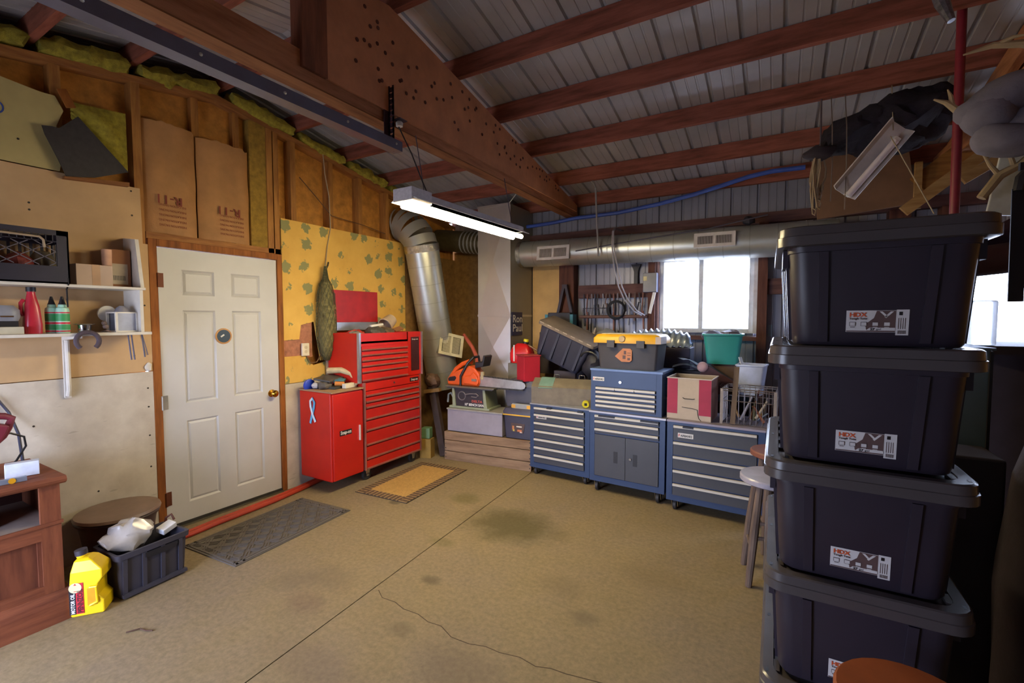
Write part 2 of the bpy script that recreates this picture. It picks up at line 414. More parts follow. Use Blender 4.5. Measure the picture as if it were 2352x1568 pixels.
# torn flap of black-faced insulation
t = struct('trim_1', label='torn flap of black-faced insulation hanging off the left wall')
B().prism([(.99, 2.648), (1.03, 2.66), (1.06, 2.655), (1.15, 2.755), (1.395, 2.49), (1.22, 2.41), (1.085, 2.382), (1.05, 2.47), (1.0, 2.60)], 'x', .055, .062).jitter(.006, 20).build('black_facing', M('tar_paper', '#2c2728', .55, 0, .3, 30, .3), t)
b = B(); b.grid(lambda u, v: Vector((.02 + .045*math.sin(PI*u)*math.sin(PI*v) + .01*noise.noise(Vector((u*9, v*9, 0))), 1.13 + .275*u, (2.845 + .03*u)*(1-v) + v*(2.745 - .25*u))), 10, 10)
b.build('fibreglass', mFIB, t, True)
B().bar((.03, 1.09, 2.90), (.05, 1.125, 2.80), .045, .012, (1, 0, 0)).build('wood_splinter', mPINE, t)
B().prism([(1.08, 2.37), (1.4, 2.40), (1.4, 2.425), (1.08, 2.385)], 'x', .012, .05).build('nailing_strip', WOOD('strip_wood', '#a06a3c', '#7a4a26', 'y'), t)

# ---- door in the left wall ----
d1 = struct('door_1', label='white six-panel entry door in the left wall')
mDOOR = M('door_white', '#c3c1c0', .5, 0, .05, 3)
bm = bmesh.new()
ys = [1.558, 1.705, 1.93, 2.055, 2.29, 2.438]; zs = [.012, .165, .775, .905, 1.59, 1.70, 1.885, 2.03]
grid = [[bm.verts.new((.004, y, z)) for z in zs] for y in ys]
pan = []
for i in range(5):
    for j in range(7):
        fc = bm.faces.new((grid[i][j], grid[i+1][j], grid[i+1][j+1], grid[i][j+1]))
        if i in (1, 3) and j in (1, 3, 5): pan.append(fc)
bmesh.ops.recalc_face_normals(bm, faces=bm.faces[:])
if bm.faces[0].normal.x < 0: bmesh.ops.reverse_faces(bm, faces=bm.faces[:])
bmesh.ops.inset_individual(bm, faces=pan, thickness=.018, depth=-.011)
bmesh.ops.inset_individual(bm, faces=pan, thickness=.022, depth=.008)
ex = bmesh.ops.extrude_face_region(bm, geom=[e for e in bm.edges if e.is_boundary])
for v in [g for g in ex['geom'] if isinstance(g, bmesh.types.BMVert)]: v.co.x = -.04
bb = B(); bb.bm.free(); bb.bm = bm
bb.build('door_slab', mDOOR, d1)
for y0, y1, z0, z1 in ((1.503, 1.553, 0, 2.085), (2.443, 2.487, 0, 2.085), (1.553, 2.443, 2.035, 2.085)):
    B().box(-.06, .016, y0, y1, z0, z1).build('door_jamb', mPINE, d1, bevel=.003)
for z, mm in ((1.80, M('rusty_hinge', '#6a3a22', .6, .5)), (.93, M('zinc_hinge', '#a9a294', .4, .8)), (.23, MATS.get('rusty_hinge'))):
    b = B().cyl((.016, 1.553, z - .05), (.016, 1.553, z + .05), .008, n=10); b.box(.004, .008, 1.556, 1.59, z - .05, z + .05)
    b.build('hinge', mm, d1)
mBRASS = M('brass', '#c08a2c', .25, 1., .1)
B().lathe([(.032, 0), (.032, .006), (.014, .012), (.012, .03), (.028, .04), (.03, .055), (.02, .068), (.0, .07)], (.004, 2.368, .885), 18, 'x').build('door_knob', mBRASS, d1, True)
B().lathe([(.062, 0), (.062, .004), (.055, .005), (.0, .005)], (.004, 1.985, 1.392), 28, 'x').build('plaque_rim', M('plaque_ring', '#b7834a', .5), d1, True)
pq = B().lathe([(.05, .005), (.05, .0065), (.0, .0065)], (.004, 1.985, 1.392), 28, 'x').build('plaque', M('plaque_face', '#26332f', .3), d1)
pq['label'] = 'small round dark plaque stuck on the door'
B().obox((.0115, 1.975, 1.395), (.001, .03, .012), (.6, 0, 0)).build('plaque_mark', M('plaque_white', '#d8d4c8', .5), d1)
B().box(-.06, .03, 1.553, 2.443, 0, .012).build('threshold', M('threshold_metal', '#7d7868', .45, .8), d1)
B().box(-.04, .012, 1.558, 2.44, .0125, .03).build('door_sweep', M('sweep_dark', '#2b2722', .7), d1)

# ---- back wall ----
wb = struct('wall_back', label='back wall of ribbed steel sheets with timber girts')
WX0, WX1, WZ0, WZ1 = 2.695, 3.575, 1.385, 2.155
VX0, VX1, VZ0, VZ1 = 5.3, 6.8, 1.25, 2.2
mWMET = M('wall_sheet_metal', '#8c8a94', .42, .25, .12, 3)
def back_sheet(xa, n, z0, z1): rib_sheet('wall_panel', xa, n, z0, z1, None, wb, mWMET, True)
rib = .2286
# sheets laid out around the two window openings
back_sheet(-.05, 6, 0, 2.95); back_sheet(-.05 + 6*rib, 6, 0, 2.95)
back_sheet(WX0 - .005, 4, 0, WZ0); back_sheet(WX0 - .005, 4, WZ1, 2.95)
x = WX0 - .005 + 4*rib
back_sheet(x, 6, 0, 2.95); x += 6*rib
back_sheet(x, 7, 0, VZ0); back_sheet(x, 7, VZ1, 2.95); VX0 = x; VX1 = x + 7*rib; x += 7*rib
back_sheet(x, 4, 0, 2.95)
mGIRT = WOOD('girt_wood', '#75524e', '#523838', 'x')
for xa, xb, z0, z1 in ((.0, XR, 2.42, 2.515), (1.80, WX0 - .06, 1.755, 1.90), (3.68, VX0 - .05, 1.755, 1.90), (1.18, XR, .6, .7), (WX0 - .06, WX1 + .1, WZ0 - .07, WZ0 - .03)):
    B().box(xa, xb, 4.92, 4.995, z0, z1).build('girt', mGIRT, wb)
mPOST = WOOD('post_redwood', '#70463a', '#4c2c26', 'z')
for xa, xb in ((1.585, 1.765), (WX0 - .1, WX0 - .03), (WX1 + .03, WX1 + .11), (4.55, 4.69), (VX0 - .1, VX0 - .02), (VX1 + .02, VX1 + .1)):
    B().box(xa, xb, 4.87, 4.995, 0, 2.42).build('wall_post', mPOST, wb)
B().box(1.19, 1.58, 4.975, 4.99, 0, 2.17).build('plywood_panel', M('yellow_plywood', '#c8a066', .8, 0, .12, 5), wb)
B().box(.005, .74, 4.975, 4.99, 0, 2.4).build('plywood_panel', MATS['brown_panel'], wb)
def window(name, x0, x1, z0, z1, mx, label):
    w = struct(name, label=label); mF = M('vinyl_white', '#d9dbe0', .4)
    for a, b_, c, d in ((x0, x0 + .045, z0, z1), (x1 - .045, x1, z0, z1), (x0 + .045, x1 - .045, z0, z0 + .045), (x0 + .045, x1 - .045, z1 - .045, z1), (mx - .022, mx + .022, z0 + .045, z1 - .045)):
        B().box(a, b_, 4.95, 5.03, c, d).build('window_frame', mF, w, bevel=.004)
    m, nt, b = nt_new('window_glass') if 'window_glass' not in MATS else (MATS['window_glass'], None, None)
    if nt:
        tr = nt.nodes.new('ShaderNodeBsdfTransparent'); gl = nt.nodes.new('ShaderNodeBsdfGlossy'); mx_ = nt.nodes.new('ShaderNodeMixShader')
        gl.inputs['Roughness'].default_value = .02; mx_.inputs[0].default_value = .06; tr.inputs[0].default_value = (.97, .98, .98, 1)
        nt.links.new(tr.outputs[0], mx_.inputs[1]); nt.links.new(gl.outputs[0], mx_.inputs[2])
        nt.links.new(mx_.outputs[0], nt.nodes['Material Output'].inputs[0]); MATS['window_glass'] = m
    for a, b_ in ((x0 + .045, mx - .022), (mx + .022, x1 - .045)):
        B().box(a, b_, 4.99, 4.994, z0 + .045, z1 - .045).build('window_pane', MATS['window_glass'], w)
    return w
w1 = window('window_1', WX0, WX1, WZ0, WZ1, 3.10, 'white sliding window glowing with daylight in the back wall')
B().box(WX1 - .004, WX1 + .03, 4.925, 4.95, WZ0, WZ1).build('casing', M('casing_white', '#cfcdd2', .5), w1)
B().box(WX0 - .03, WX0, 4.925, 4.95, WZ0, WZ1).build('casing', M('casing_red', '#b58f86', .6), w1)
window('window_2', VX0, VX1, VZ0, VZ1, (VX0 + VX1)/2, 'bright window in the back wall behind the clutter at right')
B().box(3.70, 3.735, 4.985, 4.999, 1.36, 1.47).build('wall_outlet', M('outlet_grey', '#8fa0ac', .5), wb)

# ---- walls outside the view ----
DX0, DX1, DZ = .2, 2.0, 1.6
wf = struct('wall_front')
for a, b_, c, d in ((-.1, DX0, 0, 2.95), (DX1, XR, 0, 2.95), (DX0, DX1, DZ, 2.95)):
    B().box(a, b_, YF - .08, YF, c, d).build('wall_panel', mWMET, wf)
wr = B().prism([(YF, 0), (YB, 0), (YB, roof_z(YB)), (2, roof_z(2)), (YF, roof_z(YF))], 'x', XR, XR + .05).build('wall_right', mOSB); wr['kind'] = 'structure'
# ---------------- overhead: lamp, door track, ducts ----------------
mGALV = M('galvanised_steel', '#bcbdb8', .36, .7, .12, 4)
mGALV2 = M('galvanised_dull', '#aaa9a2', .45, .6, .1, 4)
mDKMET = M('dark_steel', '#5d5a6a', .45, .6, .15, 6)
mWHITE = M('white_enamel', '#dcd8d4', .4, 0, .05)
mBLACK = M('black_plastic', '#1c1a1f', .45, 0, .15)
mROPE = M('pale_cord', '#a59378', .9)

L = thing('shop_light', 'lit fluorescent shop light hanging below the truss', 'light', (1.88, 2.02, 2.19), math.radians(-1.5))
B().box(-.05, .05, 0, 1.30, .045, .085).build('housing', M('housing_white', '#a49c9c', .5), L, bevel=.004)
B().box(-.075, .075, -.012, .16, .02, .095).build('ballast_box', M('ballast_white', '#b9b2b4', .5, 0, .15, 60), L, bevel=.004)
B().prism([(-.10, .022), (-.045, .045), (.045, .045), (.10, .022), (.104, .026), (.05, .052), (-.05, .052), (-.104, .026)], 'y', .0, 1.30).build('reflector', mWHITE, L)
for x in (-.04, .04):
    B().cyl((x, .03, .004), (x, 1.28, .004), .017, n=12).build('tube', M('lamp_tube', '#ffffff', .5, emit=LAMP_STRENGTH), L, True)
for y in (.18, 1.2):
    B().tube([(0, y, .085), (-.08, y + .01, .47)], .003, 6).build('hanging_wire', mDKMET, L)
B().tube([(-.075, .04, .475), (-.06, .07, .41), (-.04, .11, .33), (-.02, .16, .21), (0, .22, .085)], .004, 6).build('lamp_cord', mBLACK, L)
s = thing('cord_socket', 'small white ceramic socket on the truss feeding the lamp cord', 'socket', (1.815, 2.06, 2.66))
B().lathe([(.02, 0), (.022, .02), (.012, .03)], (0, 0, 0), 12, 'z').build('socket_body', mWHITE, s, True); B().box(-.02, .035, -.03, .03, .03, .035).build('mounting_plate', mDKMET, s)

T = thing('garage_door_track', 'grey steel overhead door track hanging beside the truss', 'door track', (1.84, -1.0, 2.49))
prof = [(-.035, 0), (.035, 0), (.035, .055), (.031, .055), (.031, .004), (-.031, .004), (-.031, .055), (-.035, .055)]
B().prism(prof, 'y', 0, 3.02).build('track_channel', M('track_steel', '#6f7084', .38, .7, .15, 5), T)
b = B()
for k in range(9): B().ball((.036, .25 + k*.34, .03), .007, 8).build('rivet', mGALV, T)
mPERF = M('perforated_steel', '#4b3038', .6, .4, .3, 20)
hb = B()
for k in range(11): hb.box(-.04, .004, 2.985, 2.989, .005 + k*.033, .03 + k*.033)
hb.box(-.04, -.027, 2.985, 2.989, 0, .37); hb.box(-.008, .004, 2.985, 2.989, 0, .37); hb.box(-.04, -.036, 2.95, 2.985, 0, .37)
hb.build('hanger_strap', mPERF, T)

# big slanted supply duct with elbow into the wall
D = thing('spiral_duct', 'large slanted galvanised duct leaning beside the red tool chest', 'duct')
a0, a1 = Vector((.27, 4.02, 2.33)), Vector((.27, 4.40, .72)); dv = (a1 - a0).normalized(); nseg = 8
pts, rs = [], []
for k in range(nseg):
    p = a0 + (a1 - a0)*k/nseg; q = a0 + (a1 - a0)*(k + 1)/nseg
    B().tube([p, q], [.19, .19], 32, False).build('duct_section', mGALV, D, True, ang=60)
    B().tube([q - dv*.004, q + dv*.004], [.193, .193], 32, False).build('duct_seam', mGALV2, D, True, ang=60)
el = [(.006, 3.98, 2.60), (.03, 3.98, 2.60), (.09, 3.985, 2.575), (.17, 3.99, 2.52), (.24, 4.005, 2.43), a0]
for i in range(len(el) - 1):
    B().tube([el[i], el[i+1]], [.19, .187], 26, False).build('elbow_gore', mGALV2, D, True, ang=50)
B().tube([a0 - dv*.03, a0 + dv*.05], [.197, .197], 26, False).build('foil_collar', M('crumpled_foil', '#c9c6bd', .18, 1, .3, 30, .6), D, True)
# register box on that duct
mREG = M('register_cream', '#cfc4a0', .5)
R = B().box(-.13, .0, -.15, .15, -.115, .115).build('register', mGALV2, D, loc=(.475, 4.28, 1.22), rot=(math.radians(-13), math.radians(-8), math.radians(-20)))
R['label'] = 'yellowed register grille on the slanted duct'
for y0, y1, z0, z1 in ((-.16, .16, .095, .13), (-.16, .16, -.13, -.095), (-.16, -.125, -.095, .095), (.125, .16, -.095, .095), (-.012, .012, -.095, .095)):
    B().box(0, .012, y0, y1, z0, z1).build('grille_frame', mREG, R)
sl = B().box(.0015, .009, -.112, .112, -.0035, .0035).mesh('louvre'); sl.materials.append(mREG)
for k in range(13):
    o = bpy.data.objects.new('louvre', sl); COL.objects.link(o); o.parent = R; o.location = (0, 0, -.084 + k*.014)
B().box(.0, .001, -.125, .125, -.095, .095).build('grille_back', M('vent_dark', '#4a4030', .8), R)

# short flexible duct into the plenum
F = thing('flexible_duct', 'dark flexible duct running into the sheet-metal plenum', 'duct')
B().tube([(.02, 4.62, 2.52), (.74, 4.66, 2.42)], .13, 20).build('flex_body', M('flex_dark', '#5b5038', .5, .5, .3, 10), F, True)
for k in range(6):
    B().tube([(.42 + k*.055, 4.643, 2.463 - k*.0075), (.44 + k*.055, 4.644, 2.46 - k*.0075)], [.136, .136], 18, False).build('flex_rib', mGALV, F, True)

# sheet-metal plenum
P = thing('sheet_metal_plenum', 'tall cross-creased sheet-metal plenum standing against the back wall', 'duct', (.9625, 4.45, 0))
hw = .2175
def crease(z0, z1, zc, name, d=.03):
    c = Vector((0, -d, zc)); q = [Vector((-hw, 0, z0)), Vector((hw, 0, z0)), Vector((hw, 0, z1)), Vector((-hw, 0, z1))]
    b = B()
    for i in range(4): b.quad(q[i], q[(i+1) % 4], c)
    b.build(name, mPLEN, P)
mPLEN = M('plenum_metal', '#bdb7b4', .36, .55, .06, 3)
crease(1.57, 2.80, 2.18, 'front_panel', .022); crease(.86, 1.55, 1.2, 'front_panel', .022); crease(0, .85, .45, 'front_panel', .03)
B().box(-hw, hw, .002, .53, 0, 2.80).build('casing', M('plenum_side', '#8e8a86', .42, .5, .08, 3), P)
for z in (1.56, .855): B().box(-hw - .004, hw + .004, -.006, .534, z - .012, z + .012).build('drive_cleat', mPLEN, P)
B().box(-hw, hw, -.012, .0, 2.785, 2.81).build('top_flange', mPLEN, P)
for a, b_ in (((-hw, 0, 2.80), (-.36, .05, 3.02)), ((hw - .02, 0, 2.80), (.36, .02, 2.98))):
    B().tube([a, b_], .006, 6).build('hanger_strap', mGALV2, P)

# long spiral duct along the back wall
S = thing('spiral_duct', 'long galvanised spiral duct running along the back wall above the window', 'duct', (1.18, 4.70, 2.265))
for k in range(14):
    x0, x1 = k*.215, (k + 1)*.215
    B().tube([(x0, 0, -.004*k), (x1, 0, -.004*(k+1))], .145, 32, False).build('duct_section', mGALV, S, True, ang=60)
    B().tube([(x1 - .004, 0, -.004*(k+1)), (x1 + .004, 0, -.004*(k+1))], .148, 32, False).build('duct_seam', mGALV2, S, True, ang=60)
B().tube([(-.0, 0, 0), (.05, 0, 0)], .152, 26, False).build('foil_collar', MATS['crumpled_foil'], S, True)
def wall_reg(name, label, x0, x1, z0, z1, y):
    w, h = (x1 - x0)/2, (z1 - z0)/2
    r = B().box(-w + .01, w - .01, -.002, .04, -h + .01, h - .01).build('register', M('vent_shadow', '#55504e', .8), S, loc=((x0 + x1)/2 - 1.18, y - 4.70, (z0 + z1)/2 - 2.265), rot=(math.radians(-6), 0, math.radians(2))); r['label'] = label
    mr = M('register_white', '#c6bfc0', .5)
    for a, b_, c, d in ((-w, w, h - .028, h), (-w, w, -h, -h + .028), (-w, -w + .03, -h + .028, h - .028), (w - .03, w, -h + .028, h - .028), (-.012, .012, -h + .028, h - .028)):
        B().box(a, b_, -.012, 0, c, d).build('grille_frame', mr, r)
    n = 22; lv = B().box(-.002, .002, -.008, -.003, -h + .028, h - .028).mesh('louvre'); lv.materials.append(mr)
    for k in range(n):
        x = -w + .037 + k*(2*w - .074)/(n - 1)
        if abs(x) > .014:
            o = bpy.data.objects.new('louvre', lv); COL.objects.link(o); o.parent = r; o.location = (x, 0, 0)
wall_reg('duct_register', 'white register on the long duct beside the plenum', 1.475, 1.85, 2.16, 2.31, 4.535)
wall_reg('duct_register', 'white register on the long duct above the window', 3.09, 3.435, 2.175, 2.305, 4.535)

# cords, conduits and hoses near the back wall
tag(B().tube([(1.92, 4.54, 2.235), (2.3, 4.535, 2.27), (2.75, 4.54, 2.31), (3.2, 4.545, 2.345), (3.68, 4.55, 2.42)], .006, 6).build('steel_rod', mDKMET), 'thin dark rod sloping across the long duct', 'rod')
tag(B().tube([(2.155, 4.39, 2.893), (2.158, 4.47, 2.84), (2.165, 4.5, 2.5), (2.185, 4.5, 2.16)], .010, 8).build('hanging_conduit', M('conduit_grey', '#8d8a8e', .5)), 'pale straight conduit hanging in front of the long duct', 'conduit')
for dx, lab in ((0, 'grey cable drooping over the tool rack, nearer the plenum'), (.035, 'grey cable drooping over the tool rack, nearer the window')):
    tag(B().tube([(2.30 + dx*.3, 4.919, 2.47), (2.31 + dx*.3, 4.62, 2.445), (2.32 + dx*.3, 4.53, 2.40), (2.325 + dx*.4, 4.50, 2.27), (2.345 + dx, 4.5, 2.05), (2.38 + dx, 4.55, 1.85), (2.42 + dx, 4.62, 1.72), (2.5 + dx, 4.7, 1.6), (2.56 + dx, 4.76, 1.56)], .007, 8).build('power_cable', M('cable_grey', '#9d99a4', .5), None, True), lab, 'cable')
tag(B().tube([(1.2, 4.8, 2.60), (1.5, 4.8, 2.61), (1.8, 4.8, 2.635), (2.29, 4.8, 2.64), (2.7, 4.8, 2.68), (3.06, 4.8, 2.735), (3.3, 4.8, 2.785), (3.51, 4.8, 2.83), (3.7, 4.8, 2.85), (3.95, 4.8, 2.845)], .02, 10).build('blue_hose', M('hose_blue', '#3c57a8', .5), None, True), 'blue hose swagged under the eave along the back wall', 'hose')
tag(B().tube([(.01, 2.68, 2.80), (.01, 2.83, 2.68), (.01, 3.02, 2.52), (.01, 3.4, 2.50), (.01, 3.72, 2.46)], .004, 6).build('stud_wire', M('wire_dark', '#5b3a20', .6)), 'dark wire stapled across the studs above the wallpaper', 'wire')
tag(B().tube([(3.99, 3.775, 3.0), (3.985, 3.6, 2.58)], .006, 6).build('hanging_rope', M('rope_dark', '#5f5258', .9)), 'thin straight rope hanging from a purlin above the black totes', 'rope')
# ---------------- tool cabinets ----------------
mBLUE = M('cabinet_blue', '#2d3f62', .42, .15, .08, 4)
mGREYD = M('drawer_grey', '#434348', .45, .2, .08, 5)
mTRIM = M('drawer_trim', '#e0dad0', .35, .3, .05)
mCHROME = M('chrome', '#c8c8cc', .15, 1, .05)
mRUB = M('caster_rubber', '#2a2727', .6)
mKO = M('badge_black', '#1d1a1c', .4)
mRED1 = M('logo_red', '#c23a28', .5)
def caster(parent, x, y, zt, r=.05, swivel=.0):
    c = B(); c.box(x - .035, x + .035, y - .035, y + .035, zt - .008, zt)
    for s in (-1, 1): c.prism([(y - .03, zt - .006), (y + .03, zt - .006), (y + .03 - .03 + .015, r - .012), (y + .0 - .015, r - .012)], 'x', x + s*.022 - .002, x + s*.022 + .002)
    f = c.build('caster', mCHROME, parent)
    B().lathe([(.0, -.015), (r - .006, -.015), (r, -.010), (r, .010), (r - .006, .015), (0, .015)], (x, y, r), 20, 'x', False).build('wheel', mRUB, f, True)
def badge(parent, x, y, z, w, h, s, first=True):
    B().box(x, x + w, y - .003, y, z, z + h).build('badge', mWHITE, parent)
    text(s[0], h*.8, mRED1, parent, (x + .04*w, y - .0035, z + .2*h), RY, 'badge_lettering', w*.10, .0008)
    text(s[1:], h*.72, mKO, parent, (x + .18*w, y - .0035, z + .22*h), RY, 'badge_lettering', w*.76, .0008)
def cabinet(name, label, x0, x1, yf, dep, z0, z1, rot, drawers, top=True, group='blue tool cabinets'):
    w = x1 - x0; t = thing(name, label, 'tool cabinet', ((x0 + x1)/2, yf, 0), rot, group); hw = w/2
    b = B(); b.box(-hw, hw, .004, dep, z0, z1)
    b.box(-hw, -hw + .045, -.004, .004, z0, z1); b.box(hw - .045, hw, -.004, .004, z0, z1)
    b.box(-hw + .045, hw - .045, -.004, .004, z0, z0 + .05); b.box(-hw + .045, hw - .045, -.004, .004, z1 - .02, z1)
    b.build('body', mBLUE, t)
    for (a, c) in drawers:
        d = B().box(-hw + .05, hw - .05, -.012, .003, a + .003, c - .003).build('drawer', mGREYD, t)
        B().prism([(-.012, c - .024), (-.026, c - .021), (-.028, c - .004), (-.012, c - .003)], 'x', -hw + .052, hw - .052).build('handle', mTRIM, d)
    return t, hw
c1, hw = cabinet('tool_cabinet', 'narrow blue seven-drawer tool cabinet next to the wooden crate', 1.70, 2.325, 3.93, .44, .075, .695, math.radians(-3), [(.615, .675), (.535, .610), (.455, .530), (.375, .450), (.295, .370), (.215, .290), (.13, .210)])
badge(c1, -hw + .075, -.013, .565, .11, .028, 'FAIRBANKS')
for x in (-hw + .05, hw - .05):
    for y in (.045, .38): caster(c1, x, y, .078, .036)
B().box(-hw - .004, hw + .004, -.008, .445, .695, .705).build('top_mat', M('mat_pale', '#8a8c9a', .6), c1)
for x in (-.12, .2): B().box(x, x + .05, -.03, -.012, .67, .684).build('latch', mBLACK, c1)
c2, hw = cabinet('tool_cabinet', 'blue two-door tool cabinet carrying the small drawer chest', 2.355, 3.01, 3.82, .46, .095, .705, math.radians(-3), [(.645, .69), (.575, .642), (.525, .572)])
for s in (-1, 1):
    d = B().box(min(0, s*(hw - .05)) + (.002 if s > 0 else 0), max(0, s*(hw - .05)) - (.002 if s < 0 else 0), -.012, .003, .15, .515).build('cabinet_door', mGREYD, t := c2)
    B().box(s*.085 - .018, s*.085 + .018, -.0135, -.012, .285, .385).build('grip_recess', mKO, d)
B().lathe([(.010, -.022), (.013, -.018), (.013, -.012)], (.045, 0, .34), 14, 'y').build('lock', mCHROME, c2, True)
for x in (-hw + .06, hw - .06):
    for y in (.05, .40): caster(c2, x, y, .098, .045)
B().box(-hw - .006, hw + .006, -.012, .465, .705, .72).build('worktop', M('worktop_silver', '#a8a4a8', .35, .5, .05), c2)
for x in (-.24, .13): B().box(x, x + .15, -.03, -.012, .676, .688).build('latch', mBLACK, c2)
c3, hw = cabinet('tool_cabinet', 'wide blue five-drawer tool cabinet behind the wooden stool', 3.035, 3.72, 3.73, .46, .085, .715, math.radians(-3), [(.57, .695), (.455, .565), (.345, .45), (.235, .34), (.13, .23)])
badge(c3, -hw + .085, -.013, .60, .115, .036, 'FAIRBANKS')
for x in (-hw + .06, hw - .06):
    for y in (.05, .40): caster(c3, x, y, .088, .04)
B().box(-hw - .004, hw + .004, -.008, .465, .715, .73).build('worktop', M('worktop_mauve', '#8e8593', .45, .2, .06), c3)
for x in (-.22, ): B().box(x, x + .08, -.03, -.012, .68, .692).build('latch', mBLACK, c3)
# top chest
ct, hw = cabinet('drawer_chest', 'blue drawer chest standing on the two-door cabinet', 2.355, 2.975, 3.84, .36, .7215, 1.075, math.radians(-3), [(.905, .935), (.865, .900), (.825, .86), (.785, .82), (.74, .782)])
B().box(-hw + .045, hw - .045, -.006, .003, .94, 1.068).build('lid_front', mBLUE, ct)
B().box(-hw - .006, hw + .006, -.010, .365, 1.075, 1.092).build('lid', M('lid_edge', '#5c7096', .4, .2), ct)
badge(ct, -hw + .02, -.007, .985, .105, .033, 'FAIRBANKS')
B().lathe([(.012, -.016), (.014, -.010), (.014, -.006)], (-.04, 0, .985), 16, 'y').build('lock', mCHROME, ct, True)
for k in (-1, 1): B().box(k*.085 - .003, k*.085 + .003, -.027, -.012, .906, .934).build('drawer_gap', mKO, ct)
B().box(hw, hw + .012, .1, .18, .86, .875).build('side_handle', mCHROME, ct)

# ---- red chest by the door ----
def redmat():
    m, nt, b = nt_new('tool_red'); v = coords(nt)
    c = ramp(nt, noise_n(nt, v, 3, 3), [(.3, lin('#b0160e')), (.7, lin('#c8200f'))])
    nt.links.new(c, b.inputs['Base Color']); b.inputs['Roughness'].default_value = .42; return m
mRED = redmat()
mRTRIM = M('red_trim', '#b87a70', .3, .6)
sc = thing('side_cabinet', 'bright red side cabinet with a ribbon magnet and cluttered top', 'tool cabinet', (.05, 2.60, .0))
B().box(0, .42, 0, .345, .105, .885).build('body', mRED, sc, bevel=.012)
d = B().box(.42, .438, .012, .335, .115, .872).build('cabinet_door', mRED, sc, bevel=.004)
B().box(.438, .452, .288, .298, .42, .56).build('handle', mTRIM, d)
B().box(.438, .441, .075, .205, .50, .545).build('badge', mKO, d)
text('Snap-on', .042, mWHITE, d, (.4415, .083, .512), RX, 'badge_lettering', .115, .0012)
B().box(.0, .44, -.004, .35, .885, .897).build('top_tray', M('tray_wood', '#9a7a5c', .7), sc)
# ribbon magnet
rp = [(.155, .0, .60), (.175, .0, .66), (.205, .0, .74), (.215, .0, .79), (.19, .0, .825), (.16, .0, .80), (.165, .0, .75), (.19, .0, .68), (.225, .0, .62)]
def ribbon(pts, w, y, name, mat):
    b = B(); L_, R_ = [], []
    for i, p in enumerate(pts):
        a = Vector(pts[max(0, i-1)]); c = Vector(pts[min(len(pts)-1, i+1)]); tg = (c - a).normalized(); nn = Vector((tg.z, 0, -tg.x))
        L_.append(Vector((p[0], y, p[2])) + nn*w); R_.append(Vector((p[0], y, p[2])) - nn*w)
    for i in range(len(pts) - 1): b.loft([[L_[i], R_[i], R_[i+1], L_[i+1]], [q + Vector((0, -.002, 0)) for q in (L_[i], R_[i], R_[i+1], L_[i+1])]])
    return b.build(name, mat, sc)
ribbon(rp, .013, -.006, 'ribbon_magnet', M('ribbon_blue', '#5aa0c8', .4))
ribbon(rp[4:], .011, -.007, 'ribbon_magnet', M('ribbon_white', '#d8e0e4', .4))

rc = thing('roller_cabinet', 'tall red roller cabinet with many drawers standing on casters', 'tool cabinet', (.05, 2.955, 0))
B().box(0, .42, 0, .775, .115, .935).build('body', mRED, rc, bevel=.006)
for z0, z1 in ((.115, .205), (.21, .335), (.34, .47), (.475, .575), (.58, .685), (.69, .738), (.742, .795), (.80, .853)):
    d = B().box(.42, .438, .02, .755, z0, z1 - .004).build('drawer', mRED, rc, bevel=.003)
    B().prism([(.438, z0 + .002), (.448, z0 + .004), (.450, z0 + .016), (.438, z0 + .02)], 'y', .022, .753).build('pull', mRTRIM, d)
d = B().box(.42, .438, .02, .755, .857, .93).build('drawer', mRED, rc, bevel=.003)
for y in (.0, .762): B().box(.42, .444, y, y + .014, .115, .935).build('corner_trim', mRTRIM, rc)
B().lathe([(.009, .438), (.009, .446), (0, .446)], (0, .38, .895), 12, 'x').build('lock', mCHROME, rc)
B().box(.438, .441, .61, .74, .875, .915).build('badge', mKO, rc)
text('Snap-on', .032, mWHITE, rc, (.4415, .625, .884), RX, 'badge_lettering', .10, .0008)
for x in (.07, .37):
    for y in (.07, .70): caster(rc, x, y, .118, .05)
tc_ = thing('top_chest', 'red top chest with its lid propped open against the wallpaper', 'tool cabinet', (.05, 2.905, .9365))
b = B(); H = .455
b.box(0, .43, 0, .645, 0, .38); b.box(0, .012, 0, .645, .38, H); b.box(0, .43, 0, .012, .38, H); b.box(0, .43, .633, .645, .38, H); b.box(.418, .43, 0, .645, .36, H)
b.build('body', mRED, tc_)
B().box(.0, .43, .65, .845, 0, H).build('side_locker', mRED, tc_, bevel=.005)
B().box(.43, .436, .69, .81, .05, .40).build('dark_panel', M('dark_red_panel', '#3a1a1e', .4), tc_)
text('Snap-on', .022, mWHITE, tc_, (.4365, .70, .37), RX, 'badge_lettering', .09)
for z0, z1 in ((.012, .085), (.09, .14), (.145, .19), (.195, .24), (.245, .29), (.295, .34)):
    d = B().box(.43, .446, .025, .625, z0, z1 - .004).build('drawer', mRED, tc_, bevel=.003)
    B().prism([(.446, z0 + .001), (.455, z0 + .003), (.457, z0 + .013), (.446, z0 + .016)], 'y', .027, .623).build('pull', mRTRIM, d)
for x, y in ((.43, -.002), (.0, -.002)): B().box(x - .012, x + .018, y - .006, y + .016, 0, H + .006).build('corner_trim', M('aluminium_trim', '#aeb2ba', .3, .8), tc_)
B().box(.42, .448, .84, .852, 0, H).build('corner_trim', M('aluminium_trim'), tc_)
ld = B().box(.0, .016, .01, .635, H + .1, H + .415).build('lid', M('lid_red', '#a81c20', .45), tc_, bevel=.003)
B().box(.012, .020, .012, .633, H + .02, H + .1).build('lid_mirror', M('lid_silver', '#b6bcc6', .22, .7), tc_)
B().bar((.03, .02, H), (.03, .02, H + .40), .02, .02).build('lid_stay', M('lid_red'), tc_)
